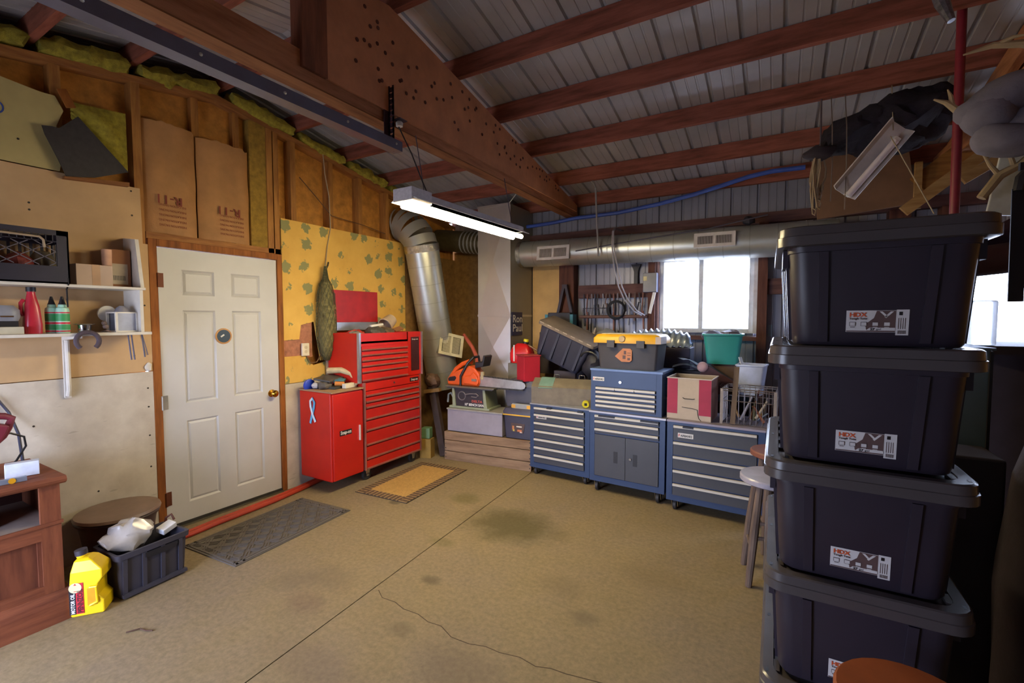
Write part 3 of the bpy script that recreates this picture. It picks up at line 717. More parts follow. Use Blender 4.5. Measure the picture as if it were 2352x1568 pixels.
# ---------------- black totes ----------------
mTOTE = M('tote_black', '#2d2630', .42, 0, .1, 6, .02)
mTLID = M('tote_lid', '#4a4444', .26, 0, .08, 6)
mLBL = M('label_white', '#cfcac8', .55, 0, .03); mLBR = M('label_brown', '#5d4643', .55); mORG = M('label_orange', '#d0562a', .5); mLTX = M('label_text', '#5a4a48', .6)
WT, DT, HT = .518, .777, .363
def make_tote(label):
    t = thing('storage_tote', label, 'storage tote', (0, 0, 0), 0, 'stack of black storage totes')
    def ring(z, w, d, r=.05): return rr(w, d, r, 4, z)
    b = B(); zs = [(0.002, .405, .655), (.012, .415, .665), (.20, .437, .69), (.285, .447, .705), (.286, .455, .713), (.31, .458, .716)]
    b.loft([ring(z, w, d) for z, w, d in zs]); b.build('tub', mTOTE, t, True)
    for x in (-.125, .115):       # raised ribs on both long and short faces
        for s in (-1, 1):
            B().loft([[Vector((x - .012 - .004, s*(.327), .012)), Vector((x + .012 - .004, s*(.327), .012)), Vector((x + .012 - .004, s*(.339), .012)), Vector((x - .012 - .004, s*.339, .012))],
                      [Vector((x*1.08 - .012, s*.348, .284)), Vector((x*1.08 + .012, s*.348, .284)), Vector((x*1.08 + .012, s*.360, .284)), Vector((x*1.08 - .012, s*.360, .284))]]).build('rib', mTOTE, t)
    for y in (-.25, -.1, .1, .25):
        for s in (-1, 1):
            B().loft([[Vector((s*.202, y - .02, .012)), Vector((s*.202, y + .02, .012)), Vector((s*.216, y + .02, .012)), Vector((s*.216, y - .02, .012))],
                      [Vector((s*.219, y*1.06 - .02, .284)), Vector((s*.219, y*1.06 + .02, .284)), Vector((s*.232, y*1.06 + .02, .284)), Vector((s*.232, y*1.06 - .02, .284))]]).build('rib', mTOTE, t)
    for s in (-1, 1): B().box(s*.232 - .008, s*.232 + .008, -.30, -.18, .245, .30).build('grip', mTOTE, t)
    b = B(); b.loft([ring(.302, WT - .012, DT - .012, .06), ring(.304, WT, DT, .062), ring(.332, WT, DT, .062), ring(.334, WT - .006, DT - .006, .062), ring(.358, WT - .010, DT - .010, .06), ring(.362, WT - .02, DT - .02, .06), ring(.362, WT - .08, DT - .08, .05), ring(.352, WT - .09, DT - .09, .045)])
    ld = b.build('lid', mTLID, t, True, ang=25)
    lug = B().box(-.011, .011, -.028, .028, 0, .0075).mesh('lid_lug'); lug.materials.append(mTLID)
    for k in range(6):
        for s in (-1, 1):
            o = bpy.data.objects.new('lid_lug', lug); COL.objects.link(o); o.parent = ld; o.location = (s*.2115, -.29 + k*.116, .352)
    slot = B().box(-.004, .004, -.010, .010, 0, .0006).mesh('lid_slot'); slot.materials.append(mKO)
    for k in range(3):
        for s in (-1, 1):
            o = bpy.data.objects.new('lid_slot', slot); COL.objects.link(o); o.parent = ld; o.location = (s*.236, -.33 + k*.33, .3622)
    # paper label on the short face
    lb = B().box(0, .117, -.0008, 0, .008, .072).build('product_label', mLBL, t, loc=(-.072, -.3335, .035), rot=(math.radians(5.2), 0, 0))
    def f(x0, x1, z0, z1, lay, mat): B().box(x0, x1, -.0008*lay - .0008, -.0008*lay, z0, z1).build('label_print', mat, lb)
    f(.117, .146, .0, .074, 0, mLBL); f(.001, .116, .009, .012, 1, mLBR)
    B().prism([(.05, .012), (.116, .012), (.116, .071), (.072, .071), (.066, .05), (.045, .03)], 'y', -.0016, -.0008).build('label_print', mLBR, lb)
    text('HDX', .017, mORG, lb, (.007, -.002, .054), RY, 'label_lettering', .042, .0006)
    text('Tough Tote', .0085, mLTX, lb, (.007, -.002, .0455), RY, 'label_lettering', .043, .0002)
    for k in range(4):
        f(.008 + k*.027, .023 + k*.027, .026, .038, 2, mLTX); f(.0092 + k*.027, .0218 + k*.027, .0272, .0368, 3, mLBL)
        f(.010 + k*.027, .021 + k*.027, .022, .0235, 2, mLTX if k == 0 else mLBL)
    B().prism([(.048, .013), (.057, .0215), (.116, .0215), (.116, .013)], 'y', -.0024, -.0016).build('label_print', mLBL, lb)
    text('27', .0085, mKO, lb, (.058, -.0028, .0142), RY, 'label_lettering', .012, .0005); text('gal', .0075, mKO, lb, (.072, -.0028, .0148), RY, 'label_lettering', .011)
    for i, pth in enumerate(([(.078, .069), (.085, .069), (.098, .055), (.094, .052)], [(.111, .069), (.104, .069), (.09, .053), (.094, .05)])):
        B().prism(pth, 'y', -.0024, -.0016).build('label_print', mLBL, lb)
    f(.123, .131, .058, .068, 1, mKO)
    for k in range(10): f(.122 + k*.0019, .1228 + k*.0019, .004, .014, 1, mLTX)
    for k in range(4): f(.122 + k*.005, .1235 + k*.005, .018, .05, 1, mLTX)
    return t
labs = ['black storage tote on top of the tall stack', 'black storage tote second from the top of the stack', 'black storage tote in the middle of the stack', 'black storage tote second from the bottom of the stack', 'bottom black storage tote, behind the round orange stool']
base = make_tote(labs[0])
offs = [(.010, .0, .012), (0, .0, -.004), (-.004, -.004, .0), (.0, .004, .006), (0, 0, 0)]
for i in range(5):
    o = base if i == 0 else copy_tree(base)
    o['label'] = labs[i]; dx, dy, rz = offs[i]
    o.location = (4.008 + dx, 2.035 + dy, (4 - i)*.3625); o.rotation_euler = (0, 0, rz)

# ---------------- stools ----------------
def stool(label, x, y, h, r, mt, rot=0, tilt=.12):
    t = thing('wooden_stool', label, 'stool', (x, y, 0), rot)
    B().lathe([(0, h - .04), (r*.93, h - .04), (r, h - .032), (r, h - .008), (r*.96, h), (0, h)], (0, 0, 0), 32, 'z', False).build('seat', mt[0], t, True)
    for k in range(4):
        a = PI/4 + k*PI/2; u = Vector((math.cos(a), math.sin(a), 0))
        B().tube([u*(r*.62) + Vector((0, 0, h - .042)), u*(r*.62 + h*tilt*.5) + Vector((0, 0, h*.5)), u*(r*.62 + h*tilt) + Vector((0, 0, .0))], [.019, .024, .018], 10).build('leg', mt[1], t, True)
    for k in range(4):
        z = .2 if k % 2 else .28
        a = PI/4 + k*PI/2; b_ = a + PI/2; R_ = r*.62 + tilt*(h - z)
        B().tube([Vector((math.cos(a)*R_, math.sin(a)*R_, z)), Vector((math.cos(b_)*R_, math.sin(b_)*R_, z))], .011, 8).build('rung', mt[1], t, True)
    return t
mSTW = WOOD('stool_wood', '#7d6a5e', '#55443c', 'z'); mSTS = M('stool_seat', '#9b97a6', .28, 0, .15, 12)
stool('old wooden stool with a worn glossy seat beside the totes', 3.775, 3.03, .62, .175, (mSTS, mSTW), .15)
stool('red-brown wooden stool half hidden behind the other stool', 3.80, 3.46, .66, .165, (M('seat_redbrown', '#7a4a3c', .5), mSTW), .3, .06)
stool('round orange-brown stool in front of the tote stack', 4.085, 1.405, .60, .165, (M('seat_orange', '#8a4520', .6), M('leg_orange', '#7a4426', .6)), 0, .06)
# ---------------- left side: shelf, cabinet, clutter by the door ----------------
mSHELF = M('shelf_white', '#d6cfc4', .6, 0, .1, 8); mSHB = M('shelf_back', '#b9a68c', .8, 0, .1, 5)
sh = thing('wall_shelf', 'white two-tier wall shelf beside the door', 'shelf', (.012, .2, 0))
B().box(0, .245, -.6, 1.185, 1.712, 1.728).build('shelf_board', mSHELF, sh, bevel=.002)
B().box(0, .255, -.6, 1.205, 1.428, 1.446).build('shelf_board', mSHELF, sh, bevel=.002)
B().prism([(0, 1.446), (.235, 1.446), (.235, 1.712), (0, 1.712)], 'y', 1.155, 1.172).build('side_board', mSHELF, sh)
B().prism([(0, 1.728), (.225, 1.728), (.17, 2.04), (0, 2.06)], 'y', 1.165, 1.185).build('side_board', mSHELF, sh)
B().prism([(.0, 1.05), (.012, 1.045), (.02, 1.40), (.22, 1.415), (.22, 1.428), (.0, 1.428)], 'y', .84, .87).build('bracket', mSHELF, sh)
B().tube([(.014, .855, 1.06), (.03, .855, 1.10), (.03, .855, 1.40)], .012, 8).build('bracket_rib', mSHELF, sh, True)
ZT, ZB = 1.7285, 1.4465
# milk crate
mk = thing('milk_crate', 'black plastic milk crate of odds and ends on the upper shelf', 'crate', (.03, .60, ZT))
mCR = M('crate_black', '#232030', .45, 0, .1); w, l, h = .235, .42, .295
B().box(0, w, 0, l, 0, .008).build('base', mCR, mk)
for (y, x0, x1) in ((0, 0, w), (l - .008, 0, w)):
    b = B(); b.box(x0, x1, y, y + .008, 0, .10); b.box(x0, x1, y, y + .008, h - .06, h)
    for k in range(6): b.box(x0 + k*(w - .012)/5, x0 + .012 + k*(w - .012)/5, y, y + .008, .1, h - .06)
    b.build('end_wall', mCR, mk)
b = B(); b.box(0, .008, 0, l, 0, .1); b.box(0, .008, 0, l, h - .06, h)
for k in range(10): b.box(0, .008, k*(l-.012)/9, .012 + k*(l-.012)/9, .1, h - .06)
b.build('rear_wall', mCR, mk)
b = B(); b.box(w - .008, w, 0, l, 0, .095); b.box(w - .008, w, 0, l, h - .028, h); b.box(w - .008, w, 0, .045, .095, h); b.box(w - .008, w, l - .05, l, .095, h)
for k in range(12): b.box(w - .008, w, .045 + k*.028, .049 + k*.028, h - .065, h - .028)
b.box(w - .008, w, .045, l - .05, h - .066, h - .062)
b.build('front_wall', mCR, mk)
b = B(); mLat = M('lattice_grey', '#5a545c', .5)
for k in range(-4, 9):
    for s in (1, -1):
        pts = []
        for i in range(41):
            y = .045 + (l - .095)*i/40; z = .095 + s*(y - .045)*.62 + (k*.06 if s > 0 else k*.06 + .1)
            if .095 <= z <= h - .066: pts.append((w - .004, y, z))
        if len(pts) > 2: b.bar(pts[0], pts[-1], .004, .004)
b.build('lattice', mLat, mk)
for i, (p, s, c) in enumerate((((.11, .10, .10), (.07, .08, .09), '#8d8878'), ((.12, .24, .09), (.08, .07, .08), '#7c2a20'), ((.11, .34, .10), (.07, .06, .09), '#6d6048'))):
    B().ball((p[0], p[1], p[2] + .0), 1, 10, s).jitter(.012, 20).build('packed_item', M('packed_%d' % i, c, .7), mk, True)
hd = B().tube([(w + .004, .13, h - .04), (w + .006, .30, h - .045), (w + .006, .315, h - .06), (w + .004, .318, h - .1)], .006, 8).build('wire_handle', M('wire_pale', '#a58f74', .4), mk, True)
# cardboard boxes
mCB = M('cardboard_pale', '#c5ac98', .85, 0, .06, 6); mCB2 = M('cardboard_brown', '#8f6040', .85, 0, .1, 6); mTAPE = M('packing_tape', '#a8794a', .35)
c = thing('cardboard_box', 'pale taped cardboard box next to the milk crate', 'box', (.11, 1.155, ZT), .05)
B().box(-.07, .07, -.088, .088, 0, .128).build('box_body', mCB, c, bevel=.002); B().box(.07, .0708, -.014, .026, 0, .128).build('tape', mTAPE, c)
B().box(-.07, .07, -.014, .026, .128, .1288).build('tape', mTAPE, c)
c = thing('cardboard_box', 'brown labelled cardboard box at the end of the upper shelf', 'box', (.085, 1.295, ZT), 0)
B().box(-.07, .045, -.046, .062, 0, .24).build('box_body', mCB2, c, bevel=.002); B().box(.045, .046, -.045, .045, .02, .15).build('shipping_label', M('label_grey', '#b0a28e', .7), c)
for k in range(9): B().box(.046, .0465, -.038 + k*.008, -.034 + k*.008, .045, .075).build('barcode_bar', mKO, c)
s = tag(B().lathe([(.024, 0), (.026, .08), (.026, .10)], (.16, 1.225, ZT + .1289), 16).build('paper_roll', M('roll_peach', '#d0a184', .8), None, True), 'small peach paper roll on the pale cardboard box', 'roll')
# lower shelf items
j = thing('oil_bottle', 'red plastic oil bottle with black cap on the lower shelf', 'bottle', (.15, .885, ZB))
B().loft([rr(.075, .07, .02, 3, 0), rr(.078, .073, .02, 3, .05), rr(.066, .06, .02, 3, .15), rr(.045, .042, .018, 3, .2), rr(.034, .034, .016, 3, .225), rr(.034, .034, .016, 3, .235)]).build('bottle_body', M('oil_red', '#b8283a', .3), j, True)
B().lathe([(.021, .235), (.021, .26), (0, .26)], (0, 0, 0), 16).build('cap', mBLACK, j, True)
B().tube([(.0, -.03, .19), (.0, -.043, .17), (.0, -.043, .12), (.0, -.034, .10)], .009, 8).build('handle', M('oil_red'), j, True)
for k, (y, x, lab) in enumerate(((.972, .13, 'green squeeze bottle at the back of the lower shelf pair'), (1.005, .175, 'green and white squeeze bottle in front on the lower shelf'))):
    j = thing('glue_bottle', lab, 'bottle', (x, y, ZB))
    B().lathe([(.029, 0), (.03, .005), (.03, .13), (.027, .145), (.02, .15), (.018, .165), (0, .165)], (0, 0, 0), 20).build('bottle_body', M('bottle_mint', '#a8d8c0', .35), j, True)
    for z0, z1, mm in ((.02, .05, M('label_green', '#3c9a5a', .5)), (.052, .064, M('label_redband', '#c83040', .5)), (.07, .112, M('label_green')), (.115, .122, M('label_redband')), (.008, .016, M('label_redband'))):
        B().lathe([(.0306, z0), (.0306, z1)], (0, 0, 0), 20, cap=False).build('label_band', mm, j, True)
    B().lathe([(.018, .165), (.014, .175), (.008, .2), (.005, .212), (0, .212)], (0, 0, 0), 14).build('nozzle_cap', mBLACK, j, True)
tag(B().tube([(.2, 1.02, ZB + .2), (.205, 1.021, 1.60), (.215, 1.017, 1.70), (.262, 1.012, 1.725), (.264, 1.012, 1.76)], .004, 6).build('dangling_lead', mBLACK), 'black lead dangling from the crate to the squeeze bottle', 'cable')
g = thing('metal_bowl', 'small shiny bowl on the lower shelf', 'bowl', (.17, 1.10, ZB))
B().lathe([(.026, 0), (.03, .004), (.034, .045), (.05, .05), (.052, .053), (.033, .049), (.026, .006), (0, .006)], (0, 0, 0), 24).build('bowl', mCHROME, g, True)
g = thing('wall_lantern', 'square outdoor wall lantern with frosted panes lying on the lower shelf', 'lamp', (.16, 1.29, ZB), .1)
mLW = M('lantern_white', '#d8d2c8', .4)
for x in (-.05, .05):
    for y in (-.055, .055): B().box(x - .006, x + .006, y - .006, y + .006, 0, .125).build('frame_post', mLW, g)
b = B()
for z in (.004, .121):
    for a in (-.05, .05): b.box(a - .006, a + .006, -.055, .055, z - .004, z + .004)
    for a in (-.055, .055): b.box(-.05, .05, a - .006, a + .006, z - .004, z + .004)
b.build('frame_rail', mLW, g)
for x in (-.049, .049): B().box(x - .001, x + .001, -.05, .05, .008, .117).build('frosted_pane', M('frosted', '#9fa2b0', .3), g)
B().lathe([(.04, .126), (.03, .15), (.012, .165), (0, .165)], (0, 0, 0), 16).build('cap', M('lantern_grey', '#8c8890', .5), g, True)
B().lathe([(.05, -.1), (.05, -.088), (.02, -.082), (0, -.082)], (-.0, -.035, .115), 24, 'x').build('wall_plate', mLW, g, True)
g = tag(B().ball((.19, 1.195, ZB + .035), .016, 10).ball((.185, 1.19, ZB + .056), .014, 10).tube([(.2, 1.17, ZB + .004), (.215, 1.19, ZB + .012), (.2, 1.215, ZB + .004)], .004, 6).build('figurine', M('figurine_pied', '#6e5a54', .5, 0, .8, 60), None, True), 'tiny pied figurine between the bowl and the lantern', 'ornament')
g = thing('sander', 'grey power sander resting on a pale block on the lower shelf', 'power tool', (.15, .74, ZB + .041))
B().loft([rr(.10, .17, .03, 4, .03), rr(.11, .19, .04, 4, .05), rr(.11, .19, .045, 4, .09), rr(.08, .15, .04, 4, .115)]).build('housing', M('sander_grey', '#858794', .45), g, True)
B().box(-.045, .045, -.08, .08, 0, .03).build('pad', mBLACK, g)
B().bar((.057, .01, .055), (.057, .06, .055), .008, .008).build('clip', mCHROME, g)
tag(B().box(.09, .22, .66, .835, ZB, ZB + .04).build('pale_block', M('block_pale', '#c9c2ac', .7), None, bevel=.003), 'pale block under the grey sander', 'block')
# horseshoe and rods hanging off the shelf
hs = arc((.285, 1.078, 1.40), .052, math.radians(-48), math.radians(228), 18, 'yz')
tag(B().tube(hs, .0125, 10).build('hose_loop', M('hose_brown', '#4d4048', .8, 0, .2, 20), None, True), 'dark curved hose loop hung on the lower shelf edge', 'hose')
for y, z, x, lab in ((1.29, 1.27, .235, 'thin steel rod under the shelf, nearest the hose loop'), (1.305, 1.27, .24, 'thin steel rod under the shelf, second from the hose loop'), (1.375, 1.28, .20, 'thicker steel rod under the shelf end')):
    tag(B().tube([(x, y, 1.4275), (x, y + .012, z)], .0045, 6).build('hanging_rod', mDKMET), lab, 'rod')
tag(B().tube([(.03, 1.405, 1.60), (.022, 1.43, 1.5), (.02, 1.475, 1.28)], .003, 6).build('hanging_wire', mDKMET), 'thin wire sagging beside the shelf end', 'wire')
tag(B().tube([(.03, 1.412, 1.98), (.03, 1.43, 1.90), (.03, 1.44, 1.86)], [.005, .010, .012], 8).build('screwdriver', M('handle_brown', '#5a3a30', .5), None, True), 'dark tool handle hung by the shelf end', 'tool')

# ---- wooden cabinet at the left edge ----
mCAB = WOOD('cabinet_wood', '#8e5236', '#6a3826', 'z'); mCABY = WOOD('cabinet_wood_rail', '#8e5236', '#6a3826', 'y'); mDUST = M('dusty_shelf', '#8d8078', .8)
wc = thing('wooden_cabinet', 'reddish wooden cabinet with open shelf at the left edge', 'cabinet', (.12, .16, 0))
xf = .525; ye = .67
B().box(0, xf + .03, -.3, ye + .03, 0, .10).build('plinth', mCABY, wc); B().prism([(0, .10), (xf + .03, .10), (xf + .025, .125), (xf + .01, .145), (xf + .005, .155), (0, .155)], 'y', -.3, ye + .022).build('base_moulding', mCABY, wc)
B().box(0, xf - .02, ye - .02, ye, .155, .70).build('end_panel', mCAB, wc)
B().box(xf - .02, xf, ye - .075, ye, .155, .70).build('stile', mCAB, wc); B().box(xf - .02, xf, .30, .36, .155, .5).build('stile', mCAB, wc)
B().box(xf - .02, xf, -.3, ye - .075, .155, .20).build('rail', mCABY, wc); B().box(xf - .02, xf, -.3, ye - .075, .43, .50).build('rail', mCABY, wc)
B().box(xf - .03, xf - .018, .36, ye - .075, .20, .43).build('door_panel', WOOD('panel_wood', '#7c452e', '#5f3222', 'z'), wc)
B().box(xf - .02, xf - .008, ye - .09, ye - .075, .2, .43).build('panel_bead', mCAB, wc)
B().box(0, xf + .006, -.3, ye - .0, .50, .512).build('open_shelf', mDUST, wc); B().box(xf - .002, xf + .008, -.3, ye + .006, .498, .514).build('shelf_nosing', mCABY, wc)
B().box(0, .015, -.3, ye - .02, .155, .70).build('back_board', M('back_dark', '#4d2c28', .8), wc)
B().prism([(0, .70), (xf + .01, .70), (xf + .03, .712), (xf + .035, .725), (xf + .025, .74), (0, .74)], 'y', -.3, ye + .02).build('top_board', mCABY, wc)
ib = thing('tool_case', 'dark maroon tool case on the open shelf of the wooden cabinet', 'case', (.39, .50, .5135))
B().box(-.12, .12, -.17, .14, 0, .13).build('case_body', M('case_maroon', '#54222a', .5), ib, bevel=.01); B().box(-.125, .125, -.175, .145, .06, .07).build('case_seam', M('case_grey', '#5e5458', .5), ib)
# red tool on the cabinet
rs = thing('reciprocating_saw', 'red power saw with loop handle on the wooden cabinet', 'power tool', (.42, .60, .742))
mSR = M('saw_red', '#7a2838', .45, 0, .2, 12)
B().loft([rr(.09, .11, .03, 3, 0, 0, -.02), rr(.10, .12, .03, 3, .06, 0, -.03), rr(.09, .10, .03, 3, .12, 0, -.02)]).jitter(.012, 16).build('motor_base', M('saw_dark', '#3c2430', .5, 0, .4, 30), rs, True)
B().prism([(-.10, .12), (.0, .11), (.06, .15), (.10, .22), (.11, .255), (.04, .28), (-.06, .31), (-.12, .30)], 'x', -.04, .04).build('gear_housing', mSR, rs, bevel=.008)
B().tube([(0, -.10, .30), (0, -.02, .325), (0, .10, .30), (0, .125, .285), (0, .11, .24), (0, .09, .20), (0, .03, .14)], .017, 10).build('handle', mSR, rs, True)
B().box(-.03, .03, -.08, -.01, .29, .33).build('switch_block', M('switch_grey', '#6d646c', .5), rs, bevel=.004)
B().tube([(-.39, .06, .41), (-.39, .16, .34), (-.39, .20, .26), (-.33, .22, .14), (-.24, .21, .005)], .007, 8).build('power_cord', M('cord_navy', '#20203a', .5), rs, True)
tag(B().tube([(.42, .66, .95), (.41, .72, .95), (.4, .77, .92), (.4, .775, .87), (.39, .74, .80), (.37, .71, .76)], .005, 8).build('cord_loop', mBLACK, None, True), 'black cord loop behind the white carton on the wooden cabinet', 'cable')
tag(B().obox((.50, .735, .742 + .0355), (.05, .12, .07), (0, 0, -.25)).build('white_carton', M('carton_white', '#d2d6e2', .6), None, bevel=.002), 'small white carton on the wooden cabinet top', 'box')
lv = thing('torpedo_level', 'grey and yellow spirit level lying on the cabinet front edge', 'level', (.595, .655, .742), -.12)
B().box(-.008, .014, -.16, .07, 0, .022).build('level_body', M('level_grey', '#8f98a6', .35, .5), lv)
for y in (-.09, .02): B().lathe([(.013, .010), (.013, .016), (.006, .016)], (0, y, .011), 14, 'x').build('yellow_knob', M('knob_yellow', '#d89a1c', .4), lv, True)

# ---- tub, crate and oil jug on the floor ----
tb = thing('round_tub', 'wide brown oval tub behind the black crate', 'tub', (.24, 1.20, 0), 0)
B().lathe([(.135, 0), (.15, .02), (.185, .26), (.19, .285), (.205, .30), (.21, .315), (.20, .325), (.185, .315), (.17, .20), (.0, .18)], (0, 0, 0), 32, sy=1.0).build('tub_body', M('tub_dark', '#4a3a38', .5, 0, .15, 5), tb, True)
B().lathe([(.207, .326), (.214, .33), (.207, .345), (.17, .350), (0, .352)], (0, 0, 0), 32).build('tub_lid', M('tub_lid_brown', '#7d6658', .45), tb, True)
kc = thing('plastic_crate', 'black ribbed plastic crate stuffed with bags by the door', 'crate', (.60, 1.185, 0), math.radians(4))
mKC = M('crate_charcoal', '#3a3844', .5, 0, .1, 6)
W2, L2, H2 = .245, .345, .255
def cr(z, w, d): return rr(w, d, .02, 3, z)
b = B(); b.loft([cr(0, W2 - .03, L2 - .03), cr(.02, W2 - .02, L2 - .02), cr(H2 - .03, W2, L2), cr(H2 - .03, W2 + .02, L2 + .02), cr(H2, W2 + .024, L2 + .024), cr(H2, W2 - .005, L2 - .005), cr(.03, W2 - .03, L2 - .03), cr(.03, .02, .02)], cap=True)
b.build('crate_shell', mKC, kc, True, ang=30)
for s in (1, -1):
    for k in range(4):
        B().prism([(s*(W2/2 - .012), .022), (s*(W2/2 - .001), .022), (s*(W2/2 + .010), H2 - .032), (s*(W2/2 - .004), H2 - .032)], 'y', -.155 + k*.092, -.135 + k*.092).build('rib', mKC, kc)
    B().box(min(s*(W2/2 - .01), s*(W2/2 + .014)), max(s*(W2/2 - .01), s*(W2/2 + .014)), -.16, .16, .012, .03).build('rib', mKC, kc)
B().prism([(-.05, H2 - .06), (-.03, H2 - .07), (.1, H2 - .07), (.115, H2 - .05), (.115, H2 - .036), (-.05, H2 - .036)], 'x', W2/2 - .004, W2/2 + .012).build('hand_hold', M('handhold_dark', '#17151c', .6), kc)
bg_ = B().ball((0, 0, 0), 1, 20, (.10, .125, .085)); bg_.jitter(.035, 14).jitter(.012, 45)
tag(bg_.build('plastic_bag', M('bag_clear', '#b4ada8', .2, 0, .15, 10), None, True, loc=(.565, 1.125, .285)), 'crumpled clear plastic bag in the black crate', 'bag')
tag(B().obox((.60, 1.305, .27), (.06, .085, .035), (.25, .2, .3)).build('white_packet', M('packet_white', '#d8d8dc', .3), None, bevel=.005), 'white packet sticking out of the black crate', 'packet')
tag(B().tube([(.55, 1.31, .24), (.55, 1.325, .31), (.56, 1.35, .325), (.57, 1.36, .29)], .007, 8).build('brown_strap', M('strap_brown', '#5a2f24', .6), None, True), 'brown strap loop behind the white packet', 'strap')

ju = thing('oil_jug', 'yellow motor-oil jug with red and black label on the floor', 'jug', (.685, .925, 0), math.radians(-38))
mYEL = M('jug_yellow', '#e8c414', .35, 0, .06, 6); mYEL2 = M('jug_amber', '#c98f12', .4)
def side(z, y0, y1, w): return [Vector((-w/2, y0, z)), Vector((w/2, y0, z)), Vector((w/2, y1, z)), Vector((-w/2, y1, z))]
secs = [(0, -.062, .06, .10), (.008, -.07, .068, .112), (.07, -.072, .068, .114), (.10, -.072, .045, .114), (.16, -.072, .045, .114), (.19, -.07, .065, .114), (.235, -.066, .065, .112), (.285, -.055, .02, .085), (.297, -.045, .0, .06)]
B().loft([side(*q) for q in secs]).build('jug_body', mYEL, ju, bevel=.008)
B().cyl((0, -.035, .295), (0, -.037, .306), .022, n=18).build('neck', mYEL, ju, True); B().cyl((0, -.037, .306), (0, -.04, .332), .026, n=20).build('cap', M('cap_charcoal', '#33303a', .5), ju, True)
B().box(.0565, .0585, .0, .042, .055, .145).build('grip_recess', mYEL2, ju, bevel=.004); B().tube([(.060, .012, .15), (.062, .04, .15), (.062, .043, .07), (.060, .012, .055)], .007, 8).build('grip', mYEL, ju, True)
B().obox((.0465, -.005, .262), (.002, .03, .03), (0, -.28, 0)).build('grip_recess', mYEL2, ju)
B().box(-.045, .045, -.0755, -.0725, .02, .18).build('label', M('label_black', '#17141e', .4), ju)
B().prism([(-.072, .02), (-.014, .02), (-.014, .18), (-.06, .18), (-.072, .17)], 'x', .0572, .0592).build('label', M('label_crimson', '#c02030', .4), ju)
B().prism([(-.072, .02), (-.045, .02), (-.045, .178), (-.06, .178), (-.072, .17)], 'x', .0592, .0598).build('label', M('label_black'), ju)
B().lathe([(.026, .0598), (.026, .0606), (0, .0606)], (0, -.046, .158), 24, 'x').build('emblem', M('emblem_cream', '#e4d8a0', .4), ju)
B().box(.0606, .0611, -.052, -.040, .139, .142).build('emblem_mark', M('label_crimson'), ju); B().prism([(-.052, .172), (-.040, .172), (-.046, .182)], 'x', .0606, .0611).build('emblem_mark', M('label_crimson'), ju)
text('PENNZOIL', .03, M('print_dark_red', '#5a0f16', .5), ju, (.0602, -.018, .024), (PI/2, -PI/2, PI/2), 'label_lettering', .125, .0012)
text('MOTOR OIL', .022, mWHITE, ju, (.0602, -.05, .024), (PI/2, -PI/2, PI/2), 'label_lettering', .105, .0006)

tag(B().tube([(1.06, .93, .004), (1.08, .95, .008), (1.09, .975, .006), (1.13, .985, .004), (1.16, 1.0, .006)], .003, 6).build('dry_twig', M('twig_brown', '#4a3022', .9), None, True), 'curled dry twig on the bare concrete floor', 'twig')
# ---- hose and mats on the floor ----
for dx, lab, r in ((0, 'red air hose lying along the door threshold, wall side', .018), (.042, 'red air hose lying along the door threshold, room side', .018)):
    tag(B().tube([(.19 + dx, 1.44, .019), (.20 + dx, 1.6, .019), (.175 + dx, 1.8, .019), (.165 + dx, 2.0, .019), (.15 + dx, 2.25, .019), (.11 + dx, 2.5, .019), (.06 + dx, 2.75, .019), (.05 + dx, 2.95, .019)], r, 10).build('air_hose', M('hose_red', '#a8361e', .5), None, True), lab, 'hose', 'hoses at the threshold')
mt = thing('door_mat', 'grey ribbed door mat in front of the door', 'mat', (.611, 1.977, 0), math.radians(3.4))
mMG = M('mat_grey', '#5c544f', .9, 0, .12, 30)
B().box(-.28, .28, -.465, .465, 0, .006).build('mat_base', mMG, mt)
b = B()
for a, c in ((-.272, -.255), (.255, .272), (-.245, -.235), (.235, .245)): b.box(a, c, -.455, .455, .006, .010); b.box(-.272, .272, a*1.66, a*1.66 + .014, .006, .010)
b.build('mat_border', mMG, mt)
b = B()
n1, n2 = 7, 13
for i in range(n1):
    for j2 in range(n2):
        x = -.2 + i*.0665; y = -.415 + j2*.0693; s = 1 if (i + j2) % 2 else -1
        for q in (-.018, 0, .018):
            b.obox((x + q*.7, y + q*.7*s, .0085), (.008, .058, .005), (0, 0, s*PI/4))
o = b.build('mat_ribs', mMG, mt); o['kind'] = 'stuff'
rg = thing('striped_rug', 'small tan rug with a dark striped border by the red chest', 'rug', (.842, 3.235, 0), math.radians(3.5))
def rugmat():
    m, nt, b = nt_new('rug_border'); tc = nt.nodes.new('ShaderNodeTexCoord'); sp = nt.nodes.new('ShaderNodeSeparateXYZ'); nt.links.new(tc.outputs['Object'], sp.inputs[0])
    def absn(o): a = nt.nodes.new('ShaderNodeMath'); a.operation = 'ABSOLUTE'; nt.links.new(o, a.inputs[0]); return a.outputs[0]
    ax, ay = absn(sp.outputs[0]), absn(sp.outputs[1])
    def math_(op, a, bb): q = nt.nodes.new('ShaderNodeMath'); q.operation = op; [nt.links.new(v, q.inputs[i]) if not isinstance(v, float) else setattr(q.inputs[i], 'default_value', v) for i, v in enumerate((a, bb))]; return q.outputs[0]
    side_ = math_('GREATER_THAN', ax, .195)
    m1 = nt.nodes.new('ShaderNodeMix'); nt.links.new(side_, m1.inputs[0]); nt.links.new(sp.outputs[0], m1.inputs[2]); nt.links.new(sp.outputs[1], m1.inputs[3])
    nz = noise_n(nt, coords(nt), 60, 2); pos = math_('ADD', math_('MULTIPLY', m1.outputs[0], 150.0), math_('MULTIPLY', nz, 3.0))
    st = math_('SINE', pos, 0.0); c = ramp(nt, st, [(.35, lin('#54402e')), (.6, lin('#8f734e'))])
    nt.links.new(c, b.inputs['Base Color']); b.inputs['Roughness'].default_value = .95; return m
